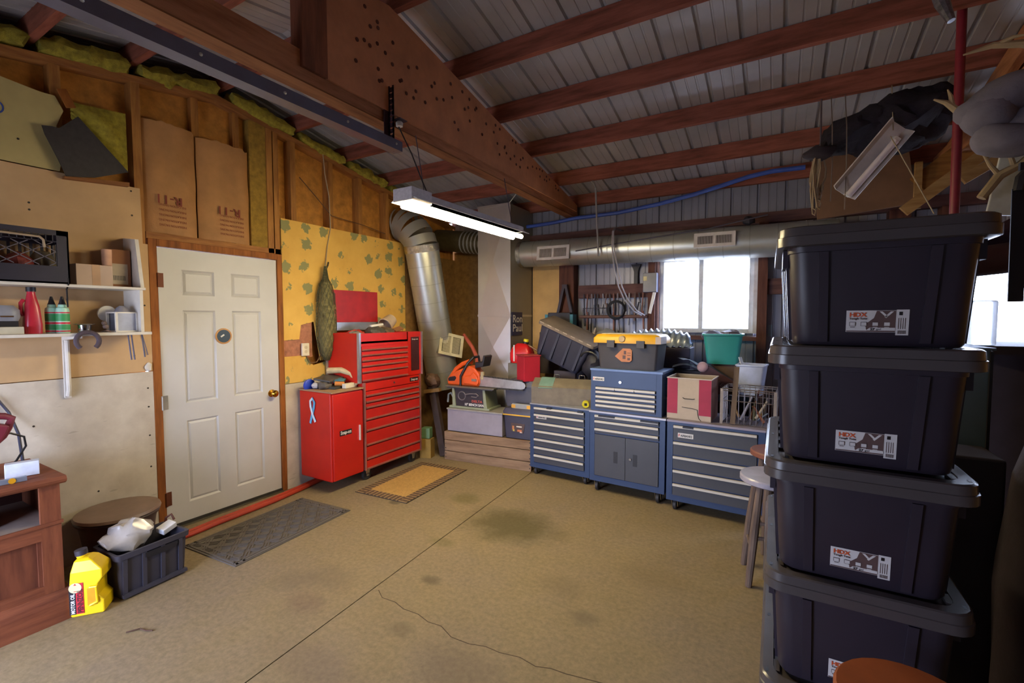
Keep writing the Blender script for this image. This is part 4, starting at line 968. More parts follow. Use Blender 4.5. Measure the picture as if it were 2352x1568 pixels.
B().box(-.28, .28, -.465, .465, 0, .008).build('rug_border', rugmat(), rg)
B().box(-.195, .195, -.375, .375, .008, .010).build('rug_field', M('rug_tan', '#b08a4c', .95, 0, .2, 60, .3), rg)
B().box(-.286, .286, -.471, .471, .0, .004).build('rug_binding', M('rug_binding', '#2c2622', .9), rg)

# ---- things on and around the red chest ----
zt = .8975
tag(B().obox((.22, 2.80, zt + .085), (.17, .26, .018), (.05, .12, .3)).build('dark_tablet', M('tablet_dark', '#4a4644', .4), None, bevel=.004), 'dark flat case lying on the cluttered red side cabinet', 'case')
tag(B().lathe([(.05, 0), (.056, .004), (.056, .02), (.05, .024)], (.12, 2.645, zt + .03), 24, 'x').build('blue_spool', M('spool_blue', '#2440b0', .4), None, True), 'blue spool standing at the wall end of the red side cabinet', 'spool')
tag(B().ball((.19, 2.67, zt + .03), .035, 10, (1, 1.2, .85)).jitter(.012, 40).build('clear_bag', M('clear_bag', '#b8b8c4', .2), None, True), 'small clear bag beside the blue spool', 'bag')
tag(B().ball((.27, 2.70, zt + .032), .045, 12, (1.1, 1.3, .7)).jitter(.02, 30).build('work_gloves', M('glove_grey', '#5e5650', .9), None, True), 'grey work glove heaped on the red side cabinet', 'gloves')
tag(B().obox((.29, 2.80, zt + .012), (.15, .2, .022), (0, 0, .2)).build('booklet', M('manual_dark', '#3a3834', .6), None, bevel=.002), 'dark booklet under the teal pouch', 'booklet')
tag(B().ball((.30, 2.83, zt + .062), .05, 12, (1.1, 1.2, .6)).jitter(.02, 25).build('teal_pouch', M('pouch_teal', '#3d6f80', .7), None, True), 'teal cloth pouch on the red side cabinet', 'pouch')
tag(B().cyl((.33, 2.76, zt + .045), (.385, 2.82, zt + .04), .02, n=14).build('orange_handle', M('handle_orange', '#c07838', .5), None, True), 'orange tool handle beside the teal pouch', 'tool')
tag(B().obox((.40, 2.865, zt + .022), (.045, .14, .042), (0, 0, .1)).build('white_case', M('case_white', '#d6d0c0', .5), None, bevel=.004), 'white slim box at the front corner of the red side cabinet', 'box')
tag(B().tube([(.12, 2.86, zt + .14), (.25, 2.90, zt + .15), (.36, 2.925, zt + .12), (.41, 2.93, zt + .06), (.42, 2.93, zt + .02)], [.03, .028, .026, .022, .015], 10).build('rolled_paper', M('paper_cream', '#c9b48a', .8), None, True), 'crumpled cream paper draped at the back of the red side cabinet', 'paper')
# clutter in the open top chest
zc = .9365 + .3805
for i, (y, x, s, c, lab) in enumerate(((3.03, .30, (.09, .08, .05), '#7c746c', 'grey rag in the open red top chest'), (3.10, .25, (.06, .14, .055), '#b03028', 'red cloth in the open red top chest'),
        (3.28, .32, (.1, .12, .075), '#4a4440', 'dark tool roll heaped in the red top chest'), (3.43, .30, (.1, .1, .07), '#5c4c3c', 'brown tool heap in the red top chest'))):
    tag(B().ball((0, 0, 0), 1, 14, s).jitter(.025, 28).build('shop_rag' if i < 2 else 'tool_heap', M('heap_%d' % i, c, .8, 0, .4, 40), None, True, loc=(x - .02, y, zc + s[2]*.75)), lab, 'rag' if i < 2 else 'tools')
tag(B().obox((.30, 3.30, zc + .145), (.03, .16, .022), (.1, 0, 0)).build('white_marker', mWHITE, None, bevel=.005), 'white marker on top of the dark tool roll', 'marker')
bk = thing('plastic_tub', 'dirty white tub tipped over on the red chest', 'tub', (.16, 3.60, zc + .17), 0, None, (math.radians(118), 0, math.radians(10)))
B().lathe([(.055, -.07), (.062, -.065), (.078, .06), (.082, .065), (.082, .075), (.074, .075), (.058, -.05), (0, -.055)], (0, 0, 0), 24).build('tub_wall', M('tub_white', '#c6b09a', .5, 0, .12, 8), bk, True)
tag(B().obox((.28, 3.62, zc + .10), (.06, .1, .012), (.3, .5, 0)).build('cardboard_scrap', mCB2, None), 'brown cardboard scrap beside the tipped tub', 'scrap')
pt = thing('paint_brush', 'worn brush stuck on the open red lid', 'brush', (.085, 2.965, 1.62))
B().box(-.0, .01, -.012, .012, .03, .15).build('brush_handle', M('brush_red', '#5a1a1c', .5), pt); B().prism([(-.02, 0), (.02, 0), (.013, .04), (-.013, .04)], 'x', 0, .012).build('bristles', M('bristle_tan', '#b08458', .9), pt)
# hanging net bag
nb = thing('net_bag', 'long olive mesh bag hanging on the wallpaper beside the red lid', 'bag', (.075, 2.885, 0))
prof = [(.012, 2.02), (.02, 1.96), (.03, 1.90), (.06, 1.85), (.085, 1.75), (.095, 1.6), (.1, 1.45), (.095, 1.32), (.07, 1.2), (.02, 1.13)]
B().tube([(-.063, .045, 3.12), (-.063, .065, 2.9), (-.06, .105, 2.7), (-.06, .115, 2.4), (-.055, .07, 2.22), (-.05, .05, 2.1), (-.02, .01, 2.0)], .005, 6).build('hanging_cord', mROPE, nb)
B().lathe([(r*.72, z) for r, z in prof], (0, 0, 0), 14, sy=1.0).jitter(.02, 14).build('bag_filling', M('net_fill', '#7d744c', .9, 0, .5, 30, .6), nb, True)
b = B()
for k in range(14):
    for s in (1, -1):
        pts = []
        for i in range(28):
            u = i/27; idx = u*(len(prof) - 1); i0 = min(int(idx), len(prof) - 2); f = idx - i0
            r = prof[i0][0]*(1 - f) + prof[i0+1][0]*f; z = prof[i0][1]*(1 - f) + prof[i0+1][1]*f; a = 2*PI*k/14 + s*u*5
            pts.append((math.cos(a)*r*.8, math.sin(a)*r, z))
        b.tube(pts, .0022, 4, False)
o = b.build('mesh_strands', M('net_strand', '#4b4a30', .8), nb, True); o['kind'] = 'stuff'
B().tube([(.0, .0, 1.98), (.01, .02, 2.03), (.0, .035, 2.06)], .008, 8).build('neck_tie', M('net_tie', '#3c3420', .8), nb, True)
ol = thing('wall_outlet', 'white duplex outlet hanging out of the torn wallpaper', 'outlet', (.014, 2.69, 1.245))
B().box(0, .02, -.036, .036, -.058, .058).build('cover_plate', M('outlet_white', '#d8cfbc', .5), ol, bevel=.003)
for z in (-.02, .02): B().lathe([(.015, .02), (.015, .0215), (0, .0215)], (0, 0, z), 14, 'x').build('receptacle', M('receptacle_cream', '#c2b59c', .5), ol)
tag(B().tube([(.02, 2.70, 1.19), (.03, 2.74, 1.12), (.035, 2.80, 1.12), (.03, 2.86, 1.2), (.02, 2.84, 1.3)], .005, 8).build('outlet_wire', M('wire_brown', '#6a4a2c', .6), None, True), 'brown wire looping from the loose wall outlet', 'wire')
# ---------------- corner and back clutter ----------------
wcr = thing('plank_crate', 'long weathered wooden plank crate on the floor in the corner', 'crate', (1.185, 3.945, 0), math.radians(6))
mPLK = WOOD('weathered_plank', '#a28468', '#765c46', 'x', scale=7)
for z0, z1 in ((.0, .095), (.10, .215), (.22, .31)):
    B().box(-.51, .50, 0, .022, z0 + .001, z1).jitter(.004, 5).build('plank', mPLK, wcr, bevel=.003)
    B().box(-.51, .50, .36, .382, z0 + .001, z1).build('plank', mPLK, wcr)
    for x in (-.51, .478): B().box(x, x + .022, .022, .36, z0 + .001, z1).build('plank', WOOD('weathered_plank_y', '#a28468', '#765c46', 'y', scale=7), wcr)
b = B()
for x in (-.495, .485):
    for z in (.03, .07, .13, .18, .24, .29): b.lathe([(.006, -.0015), (.006, .002)], (x, 0, z), 8, 'y')
o = b.build('nail_heads', mKO, wcr); o['kind'] = 'stuff'
B().box(-.48, .47, .03, .35, .285, .305).build('lid_board', M('crate_lid', '#5e5246', .8), wcr)
gb = thing('metal_box', 'grey painted metal box on the plank crate', 'box', (1.02, 3.96, .3125), math.radians(4))
B().box(-.335, .335, 0, .29, 0, .232).build('box_body', M('box_lilac', '#8f8894', .5, 0, .1, 8), gb, bevel=.003); B().box(-.342, .342, -.008, .298, .232, .246).build('box_lid', M('box_lid', '#8f8a84', .5), gb)
sw = thing('bench_saw', 'green-grey bench saw with its makers panel on the metal box', 'table saw', (.965, 3.985, .5595), math.radians(4))
mSG = M('saw_green', '#8a9078', .5, 0, .12, 8)
B().box(-.28, .22, .0, .27, 0, .022).build('saw_base', mSG, sw, bevel=.004)
for s in (-1, 1):
    B().prism([(-.235 if s < 0 else .155, .022), (-.195 if s < 0 else .195, .022), (-.215 if s < 0 else .165, .225), (-.24 if s < 0 else .14, .225)], 'y', .0, .25).build('saw_leg', mSG, sw)
B().box(-.21, .16, .012, .24, .022, .225).build('front_panel', M('saw_panel', '#2b2428', .5), sw)
tb_ = B().box(-.31, .29, -.03, .30, .228, .245).build('saw_table', M('saw_table', '#7a7464', .35, .6, .15, 6), sw, bevel=.002)
B().prism([(-.29, .218), (.27, .218), (.27, .228), (-.29, .228)], 'y', -.02, .29).build('table_rim', M('rim_dark', '#3a3438', .5), sw)
text('DELTA', .034, M('print_red', '#c0503c', .5), sw, (.0, .0108, .075), RY, 'panel_lettering', .13, .001)
text('10" BENCH SAW', .036, mWHITE, sw, (-.09, .0108, .035), RY, 'panel_lettering', .24, .0012)
B().tube(arc((-.12, .008, .135), .045, 0, 2*PI, 20), .006, 8).build('bevel_wheel', M('wheel_grey', '#6b6468', .4), sw, True)
B().tube([(-.08, .006, .15), (-.02, .0, .165), (.06, .0, .17), (.09, .002, .15), (.06, .004, .13), (.0, .006, .135)], .007, 8).build('bevel_scale', M('wheel_grey'), sw, True)
# chainsaw
cs = thing('chainsaw', 'orange chainsaw lying on the bench saw', 'chainsaw', (.90, 4.06, .8055), math.radians(3))
cs.scale = (1.06, 1, 1.3)
mOR = M('saw_orange', '#d8561c', .42, 0, .1, 10)
B().prism([(-.24, 0), (.13, 0), (.15, .03), (.14, .10), (.09, .15), (.02, .165), (-.10, .13), (-.20, .09), (-.245, .05)], 'y', -.06, .07).build('engine_cover', mOR, cs, bevel=.012)
B().prism([(-.225, .03), (-.15, .035), (-.13, .06), (-.145, .075), (-.21, .065), (-.23, .05)], 'y', -.063, -.058).build('handle_opening', mKO, cs)
B().tube([(-.235, .0, .06), (-.17, .0, .13), (-.09, 0, .175), (.0, 0, .2), (.03, 0, .19)], .019, 10).build('rear_handle', mOR, cs, True)
B().tube([(-.07, -.075, .0), (-.065, -.08, .08), (.02, -.08, .19), (.06, -.04, .235), (.075, .05, .24), (.07, .085, .16), (.05, .085, .03)], .012, 10).build('front_handle', mBLACK, cs, True)
B().prism([(.10, .15), (.19, .165), (.215, .25), (.195, .26), (.18, .205), (.10, .20)], 'y', -.07, .09).build('hand_guard', mBLACK, cs, bevel=.006)
B().prism([(-.03, .02), (.13, .01), (.145, .035), (.13, .085), (.08, .12), (.05, .09), (-.03, .08)], 'y', -.085, -.06).build('sprocket_cover', mOR, cs, bevel=.008)
B().box(.07, .125, -.09, -.085, .045, .065).build('name_plate', M('plate_grey', '#7a6a60', .4), cs)
B().cyl((.165, -.03, .06), (.165, -.03, .12), .022, n=14).build('oil_cap', M('cap_tan', '#a89878', .5), cs, True)
bar = [(.13, .035), (.62, .03)]; pts2 = [(.12, .005), (.60, -.0), (.635, .01), (.648, .03), (.637, .052), (.61, .063), (.12, .085)]
B().prism(pts2, 'y', -.045, -.038).build('guide_bar', M('bar_steel', '#b2aea8', .3, .8, .2, 12), cs)
b = B()
for k in range(34):
    x = .13 + k*.0145; b.box(x, x + .009, -.0455, -.0375, -.0105 + .0, .001 + .003); b.box(x, x + .009, -.0455, -.0375, .083 - k*.00058, .095 - k*.00058)
o = b.build('chain', M('chain_dark', '#4a4640', .4, .7), cs); o['kind'] = 'stuff'
# black tool bins beside the saw
def bin_(label, x, y, z, w, d, h, mat, rot=0):
    t = thing('tool_box', label, 'tool box', (x, y, z), rot)
    B().loft([rr(w - .03, d - .03, .015, 3, 0), rr(w, d, .018, 3, h*.78), rr(w, d, .018, 3, h*.78)]).build('box_body', mat, t, True)
    B().loft([rr(w + .016, d + .016, .018, 3, h*.78), rr(w + .016, d + .016, .018, 3, h*.9), rr(w - .02, d - .02, .02, 3, h)]).build('box_lid', mat, t, True)
    return t
mBIN = M('bin_black', '#39384a', .5, 0, .12, 8)
t = bin_('black tool box with a yellow lid strip and a sticker beside the metal box', 1.525, 4.13, .3125, .33, .27, .305, mBIN, math.radians(4))
B().box(-.168, .168, -.145, -.136, .235, .248).build('yellow_strip', M('strip_yellow', '#d8a41c', .5), t)
st = B().prism([(-.08, .075), (.055, .06), (.075, .155), (-.08, .16)], 'y', -.1335, -.131).build('sticker', M('sticker_dark', '#4a342c', .5), t)
for p, c in (((-.055, .11, .02, .04), '#c8783c'), ((.01, .125, .06, .012), '#e0d4c4'), ((.015, .085, .05, .02), '#b86a3c'), ((-.05, .085, .018, .02), '#c4b04c'), ((.03, .07, .025, .012), '#d8b8a0')):
    B().box(p[0] - p[2]/2, p[0] + p[2]/2, -.1345, -.1335, p[1] - p[3]/2, p[1] + p[3]/2).build('sticker_print', M('sticker_%s' % c[1:], c, .5), t)
lv = thing('spirit_level', 'short yellow and clear level on the black tool box', 'level', (1.56, 4.02, .6185), math.radians(4))
B().box(-.10, .10, -.012, .012, 0, .05).build('level_body', M('level_pale', '#8f8f90', .4), lv, bevel=.003)
for x in (-.085, .085): B().box(x - .022, x + .022, -.014, .014, .006, .04).build('end_cap', M('cap_yellow', '#d89c1c', .4), lv)
bin_('grey-black tool box stacked behind the short level', 1.50, 4.21, .6195, .36, .25, .27, M('bin_charcoal', '#4b4b58', .5, 0, .12, 8), math.radians(2))
# gas can + red metal box
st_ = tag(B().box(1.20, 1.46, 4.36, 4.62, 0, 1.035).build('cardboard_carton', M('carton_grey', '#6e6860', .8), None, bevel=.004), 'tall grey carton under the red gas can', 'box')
gc = thing('gas_can', 'red plastic gas can with a yellow cap by the plenum', 'fuel can', (1.31, 4.49, 1.0355), math.radians(8))
mGC = M('gas_red', '#d01c20', .35)
B().loft([rr(.22, .16, .03, 4, 0), rr(.245, .18, .035, 4, .03), rr(.245, .18, .035, 4, .11), rr(.20, .15, .035, 4, .175), rr(.11, .09, .03, 4, .215)]).build('can_body', mGC, gc, True, ang=50)
B().box(-.07, -.055, -.094, -.088, .02, .2).build('white_stripe', mWHITE, gc)
B().cyl((.04, 0, .21), (.045, 0, .235), .035, n=16).build('collar', mBLACK, gc, True); B().cyl((.045, 0, .235), (.05, 0, .262), .03, n=16).build('yellow_cap', M('cap_lemon', '#d8cc28', .4), gc, True)
B().tube([(.06, 0, .20), (.14, 0, .16), (.2, 0, .12)], [.014, .012, .01], 8).build('spout', M('spout_tan', '#7a5038', .5), gc, True)
rb = thing('red_box', 'pink-red metal box in front of the gas can', 'box', (1.56, 4.17, .8905), math.radians(-38))
B().box(-.10, .09, -.09, .09, 0, .255).build('box_body', M('box_red', '#b02436', .45, 0, .1, 8), rb, bevel=.004); B().box(-.106, .096, -.096, .096, .255, .266).build('box_lid', M('box_red_lid', '#a0343a', .5), rb)
# tipped black tote
tt = thing('storage_tote', 'black storage tote tipped at an angle behind the green toolbox', 'storage tote', (1.80, 4.46, 1.08), 0, None, (math.radians(8), math.radians(24), math.radians(4)))
mTT = M('tote_navy', '#343444', .5, 0, .1, 8)
B().loft([rr(.48, .30, .03, 3, 0), rr(.50, .32, .03, 3, .04), rr(.58, .36, .03, 3, .33)]).build('tub', mTT, tt, True)
for x in (-.2, -.07, .07, .2): B().box(x - .012, x + .012, -.185, -.15, .03, .32).build('rib', mTT, tt)
B().loft([rr(.64, .40, .03, 3, .33), rr(.64, .40, .03, 3, .362), rr(.60, .37, .03, 3, .366)]).build('lid', M('lid_dusty', '#7a6c60', .6, 0, .15, 8), tt, True)
b = B()
for k in range(7): B().box(-.30 + k*.09, -.255 + k*.09, -.2025, -.2005, .353, .362).build('lid_edge_wear', M('wear_pale', '#b0a090', .6), tt)
# bench that carries the back clutter
bn = thing('workbench', 'old workbench under the window behind the blue cabinets', 'workbench', (2.75, 4.64, 0))
B().box(-1.0, .95, -.24, .22, .86, .90).build('bench_top', WOOD('bench_wood', '#6b4f40', '#483228', 'x'), bn)
for x in (-.96, -.05, .9):
    for y in (-.2, .18): B().box(x - .04, x + .04, y - .04, y + .04, 0, .86).build('leg', WOOD('bench_leg', '#5d4436', '#3e2b22', 'z'), bn)
B().box(-.96, .9, -.2, .18, .25, .28).build('lower_shelf', MATS['bench_wood'], bn)
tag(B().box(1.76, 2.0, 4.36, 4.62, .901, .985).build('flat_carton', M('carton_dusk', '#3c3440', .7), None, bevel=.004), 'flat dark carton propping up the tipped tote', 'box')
# black round case + cords beside tipped tote
bc = thing('tool_bag', 'dark bag slumped against the tipped tote', 'bag', (2.19, 4.40, .901))
B().ball((0, -.02, .16), 1, 16, (.11, .11, .15)).jitter(.03, 12).build('bag_body', M('bag_dark', '#26242e', .6, 0, .3, 20), bc, True)
B().tube(arc((-.02, -.12, .2), .10, .3, 2.6, 10), .012, 8).build('bag_strap', mBLACK, bc, True)
# green toolbox with sloping lid on cabinet 1
gt = thing('carpenter_toolbox', 'dull green and brown gabled toolbox on the narrow blue cabinet', 'tool box', (1.99, 4.14, .7065), math.radians(10))
mGT = M('toolbox_olive', '#6b6050', .55, 0, .2, 10)
B().prism([(-.14, 0), (.14, 0), (.14, .16), (.06, .225), (-.02, .235), (-.10, .19), (-.14, .16)], 'x', -.31, .30).build('box_body', mGT, gt)
B().prism([(-.145, .155), (-.10, .192), (-.02, .24), (.02, .24), (.02, .234), (-.02, .234), (-.098, .186), (-.142, .148)], 'x', -.24, -.10).build('green_patch', M('patch_green', '#66847c', .55), gt)
for x in (-.09, .16): B().tube([(x - .03, 0, .236), (x - .025, 0, .27), (x + .025, 0, .27), (x + .03, 0, .236)], .005, 8).build('handle', mCHROME, gt, True)
B().prism([(-.14, 0), (.14, 0), (.14, .16), (.06, .225), (-.02, .235), (-.10, .19), (-.14, .16)], 'x', .30, .305).build('end_plate', M('endplate_maroon', '#4a3434', .6), gt)
tm = thing('tape_measure', 'yellow tape measure next to the gabled toolbox', 'tape measure', (2.265, 3.965, .7065), .3)
B().lathe([(0, -.018), (.03, -.018), (.034, -.012), (.034, .012), (.03, .018), (0, .018)], (0, 0, .035), 20, 'y', False).build('case', M('tape_yellow', '#d8c81e', .4), tm, True); B().box(-.012, .012, -.0195, -.018, .023, .047).build('decal', mKO, tm)
# black/yellow toolbox on the chest
yb = thing('tool_box', 'black tool box with yellow lid on the blue drawer chest', 'tool box', (2.665, 4.03, 1.0925), math.radians(-3))
mYB = M('box_charcoal', '#3d3a40', .5, 0, .1, 8); mYL = M('lid_yellow', '#d8a018', .45, 0, .08, 8)
B().loft([rr(.50, .25, .02, 3, 0), rr(.54, .29, .02, 3, .235)]).build('box_body', mYB, yb, True)
B().loft([rr(.59, .34, .02, 3, .225), rr(.59, .34, .02, 3, .265), rr(.55, .30, .03, 3, .295), rr(.53, .28, .03, 3, .30)]).build('box_lid', mYL, yb, True, ang=50)
B().box(-.24, .24, -.1, .1, .30, .306).build('lid_top', M('lid_top_pale', '#b8ac90', .5), yb)
for x in (-.13, .13): B().box(x - .035, x + .035, -.178, -.168, .185, .25).build('latch', mYB, yb, bevel=.003)
B().lathe([(.024, -.178), (.03, -.172), (.03, -.165)], (-.03, 0, .262), 18, 'y').build('lid_emblem', M('emblem_tan', '#b89a60', .4), yb, True)
B().box(.255, .30, -.175, .0, .226, .285).build('corner_cap', M('corner_pale', '#b4a49c', .5), yb)
sk = B().prism([(-.10, .11), (-.04, .065), (.03, .065), (.05, .08), (.05, .165), (.035, .18), (-.03, .18)], 'y', -.147, -.144).build('sticker', M('sticker_orange', '#b8764e', .55), yb)
for x0, x1, z0, z1 in ((-.03, -.005, .09, .12), (-.02, .0, .13, .16), (.012, .035, .08, .10), (.01, .04, .12, .125), (.01, .04, .14, .145)): B().box(x0, x1, -.1485, -.147, z0, z1).build('sticker_print', M('sticker_brown', '#5a3c34', .5), yb)
# striped record box
pk = thing('file_box', 'crimson and cream striped cardboard box on the wide blue cabinet', 'box', (3.185, 3.79, .7305), math.radians(-3))
mCRM = M('box_cream', '#b8a898', .75, 0, .08, 10); mCRI = M('box_crimson', '#a02444', .6, 0, .1, 10)
for a in ((-.165, .165, 0, .004, 0, .325), (-.165, .165, .30, .304, 0, .325), (-.165, -.161, .004, .30, 0, .325), (.161, .165, .004, .30, 0, .325), (-.165, .165, 0, .304, 0, .004)):
    B().box(*a).build('box_wall', M('box_brown', '#7c5448', .8) if a[0] == .161 else mCRM, pk)
for x0, x1 in ((-.164, -.085), (.075, .164)): B().box(x0, x1, -.0015, 0, .045, .324).build('crimson_stripe', mCRI, pk)
B().tube([(-.045, -.002, .175), (-.03, -.003, .168), (.03, -.003, .168), (.045, -.003, .172)], .003, 6).build('hand_slot', mKO, pk); B().tube([(-.05, -.002, .10), (.03, -.003, .095), (.065, -.003, .088), (.07, -.003, .05), (.078, -.003, .02), (.095, -.003, .004)], .002, 6).build('torn_edge', mKO, pk)
for a in ((-.17, .17, -.003, .004, .325, .331), (-.17, .17, .30, .307, .325, .331), (-.17, -.163, .004, .30, .325, .331), (.163, .17, .004, .30, .325, .331)): B().box(*a).build('top_fold', M('fold_pale', '#c8bcb4', .7), pk)
# wire basket
wbk = thing('wire_basket', 'chrome wire basket of tools on the wide blue cabinet', 'basket', (3.585, 3.79, .7305), math.radians(-4))
mWI = M('basket_wire', '#a49c9c', .25, .9)
x0, x1, y0, y1, hh = -.165, .19, 0, .28, .27
for z in (.004, .18, .255, hh):
    B().tube([(x0, y0, z), (x1, y0, z), (x1, y1, z), (x0, y1, z), (x0, y0, z)], .0035 if z < hh else .005, 6, False).build('wire_ring', mWI, wbk)
for k in range(10):
    x = x0 + k*(x1 - x0)/9
    for y in (y0, y1): B().tube([(x, y, .004), (x, y, hh)], .002, 5).build('wire', mWI, wbk)
    B().tube([(x, y0, .004), (x, y1, .004)], .002, 5).build('wire', mWI, wbk)
for k in range(1, 7):
    y = y0 + k*(y1 - y0)/7
    for x in (x0, x1): B().tube([(x, y, .004), (x, y, hh)], .002, 5).build('wire', mWI, wbk)
for (x, y) in ((x0, y0), (x1, y0)): B().box(x - .01, x + .01, y - .004, y + .004, 0, hh).build('corner_strap', M('strap_tan', '#8a7c70', .5, .4), wbk)
tag(B().bar((3.50, 3.79, .736), (3.52, 3.80, 1.17), .035, .012, (0, 1, 0)).build('wood_stick', WOOD('stick_wood', '#7c6856', '#54443a', 'z')), 'upright wooden stick at the corner of the wire basket', 'stick')
random.seed(3)
for i in range(12):
    x = random.uniform(3.47, 3.74); y = random.uniform(3.83, 4.02); dx = random.uniform(-.1, .1)
    zz = .75 + random.random()*.03
    t = B().tube([(x, y, zz), (min(max(x + dx, 3.45), 3.75), y + random.uniform(-.03, .03), zz + random.uniform(.05, .2))], [.012, .006], 8)
    labs_ = ['tan', 'dark', 'grey', 'brown', 'silver', 'black', 'rusty', 'olive', 'maroon', 'pale', 'blue-grey', 'ochre']
    tag(t.build('hand_tool', M('basket_tool_%d' % i, ['#9a7448', '#2a2428', '#6a6468', '#6a4630', '#a09aa0', '#1c1a1e', '#7a4428', '#5a5438', '#5a2834', '#b8a890', '#4c5468', '#a07830'][i], .5, .3)), labs_[i] + ' handled tool in the wire basket', 'hand tool', 'tools in the wire basket')
# teal bin, white bin, striped bag, papers behind
cbx = tag(B().obox((3.42, 4.52, 1.015), (.30, .26, .23), (0, 0, .05)).build('cardboard_carton', M('carton_brown', '#5c4840', .8), None, bevel=.003), 'brown carton under the teal bin', 'box')
tl = thing('plastic_bin', 'teal plastic bin full of junk in front of the window', 'bin', (3.36, 4.46, 1.1315), math.radians(4))
mTL = M('bin_teal', '#2f8c88', .4, 0, .06, 6)
b = B(); b.loft([rr(.25, .20, .03, 4, 0), rr(.31, .26, .035, 4, .245), rr(.335, .285, .04, 4, .25), rr(.335, .285, .04, 4, .265), rr(.30, .25, .035, 4, .265), rr(.26, .21, .03, 4, .06), rr(.02, .02, .005, 4, .06)]); b.build('bin_body', mTL, tl, True, ang=40)
for i, (x, y, s, c) in enumerate(((-.09, -.02, (.10, .08, .05), '#4c4658'), (.05, .0, (.09, .08, .055), '#564a50'), (.1, .04, (.05, .06, .05), '#6d6470'))):
    B().ball((x, y, .24), 1, 12, s).jitter(.02, 25).build('packed_item', M('binjunk_%d' % i, c, .7), tl, True)
wb2 = thing('plastic_bin', 'small white plastic bin right of the brown carton', 'bin', (3.60, 4.28, .901), math.radians(-6))
B().loft([rr(.16, .16, .02, 3, 0), rr(.21, .2, .02, 3, .235), rr(.225, .215, .02, 3, .24), rr(.225, .215, .02, 3, .25), rr(.195, .185, .02, 3, .25), rr(.15, .15, .02, 3, .04), rr(.02, .02, .005, 3, .04)]).build('bin_body', M('bin_white', '#b4bcd8', .4), wb2, True, ang=40)
B().bar((-.03, 0, .1), (-.10, .05, .30), .03, .008).build('paper_slip', M('slip_white', '#d0d0d4', .6), wb2)
bg2 = B()
bg2.grid(lambda u, v: Vector((-.30 + .60*u, .09*math.cos(PI*v) , (.155 - .05*(2*u - 1)**2)*math.sin(PI*v)*(1 if .03 < u < .97 else .3) + .014*math.sin(u*70))), 60, 14)
tag(bg2.build('striped_bag', M('bag_bluegrey', '#7d8ca8', .25, 0, .5, 22), None, True, loc=(2.80, 4.47, 1.27), rot=(0, 0, math.radians(4))), 'pleated blue-grey plastic bag behind the yellow-lidded tool box', 'bag')
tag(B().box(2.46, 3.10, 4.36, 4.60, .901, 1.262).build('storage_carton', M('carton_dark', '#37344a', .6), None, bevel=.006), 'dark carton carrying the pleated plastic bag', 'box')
for i, (x, y, z, r, lab) in enumerate(((3.02, 4.33, 1.10, .15, 'sheet of white paper sliding off the dark carton'), (3.07, 4.36, 1.14, .5, 'bent white paper on top of the paper pile'))):
    tag(B().grid(lambda u, v: Vector(((u - .5)*.22, (v - .5)*.16, .04*math.sin(u*3 + i) - .02*v)), 10, 8).solid(.004).build('loose_paper', M('paper_white', '#d4dade', .5), None, True, loc=(x + .06, y - .06, z), rot=(.15, .1, r)), lab, 'paper')
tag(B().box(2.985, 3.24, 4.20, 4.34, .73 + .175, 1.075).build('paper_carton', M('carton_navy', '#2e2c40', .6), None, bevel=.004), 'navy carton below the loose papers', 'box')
cb3 = thing('printed_carton', 'maroon printed carton tilted behind the striped box', 'box', (3.30, 4.22, .94), 0, None, (0, math.radians(32), math.radians(5)))
B().box(-.14, .13, -.07, .07, 0, .15).build('carton_body', M('carton_maroon', '#4c2c34', .6), cb3, bevel=.003); text('TREX', .045, M('print_grey', '#8a7478', .6), cb3, (-.02, -.071, .06), RY, 'carton_lettering', .11)
tag(B().ball((0, 0, 0), .045, 12, (1, .8, 1)).build('foam_ball', M('foam_pink', '#c8a4a8', .7), None, True, loc=(3.235, 4.15, 1.12)), 'pale pink ball on the maroon carton', 'ball')
# sign on the plenum
sg = thing('yard_sign', 'navy campaign sign with white lettering on the plenum side', 'sign', (1.184, 4.47, 1.335))
B().box(0, .006, 0, .24, 0, .265).build('sign_panel', M('sign_navy', '#1c2250', .4), sg)
text('Ron', .12, mWHITE, sg, (.0065, .012, .15), RX, 'sign_lettering', .215, .001); text('Paul', .12, mWHITE, sg, (.0065, .012, .045), RX, 'sign_lettering', .22, .001)
# A-frame jack and black case
aj = thing('jack_frame', 'dark A-shaped jack frame against the back wall post', 'jack', (1.69, 4.80, 1.47))
for s in (-1, 1): B().bar((s*.11, 0, 0), (s*.012, 0, .42), .035, .03).build('frame_leg', M('jack_dark', '#2c2230', .5), aj)
B().box(-.03, .03, -.02, .02, .40, .44).build('frame_head', M('jack_dark'), aj)
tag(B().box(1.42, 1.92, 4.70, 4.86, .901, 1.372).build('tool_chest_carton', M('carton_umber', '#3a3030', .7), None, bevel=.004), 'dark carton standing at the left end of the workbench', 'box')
bs = thing('tool_case', 'black case with teal ends standing by the jack frame', 'case', (1.65, 4.76, 1.3735), 0)
B().box(-.13, .14, -.05, .05, 0, .22).build('case_body', M('case_black', '#25232e', .5), bs, bevel=.006)
for x in (-.165, .14): B().box(x, x + .035, -.055, .055, .0, .2).build('case_end', M('case_teal', '#3a7c90', .5), bs)
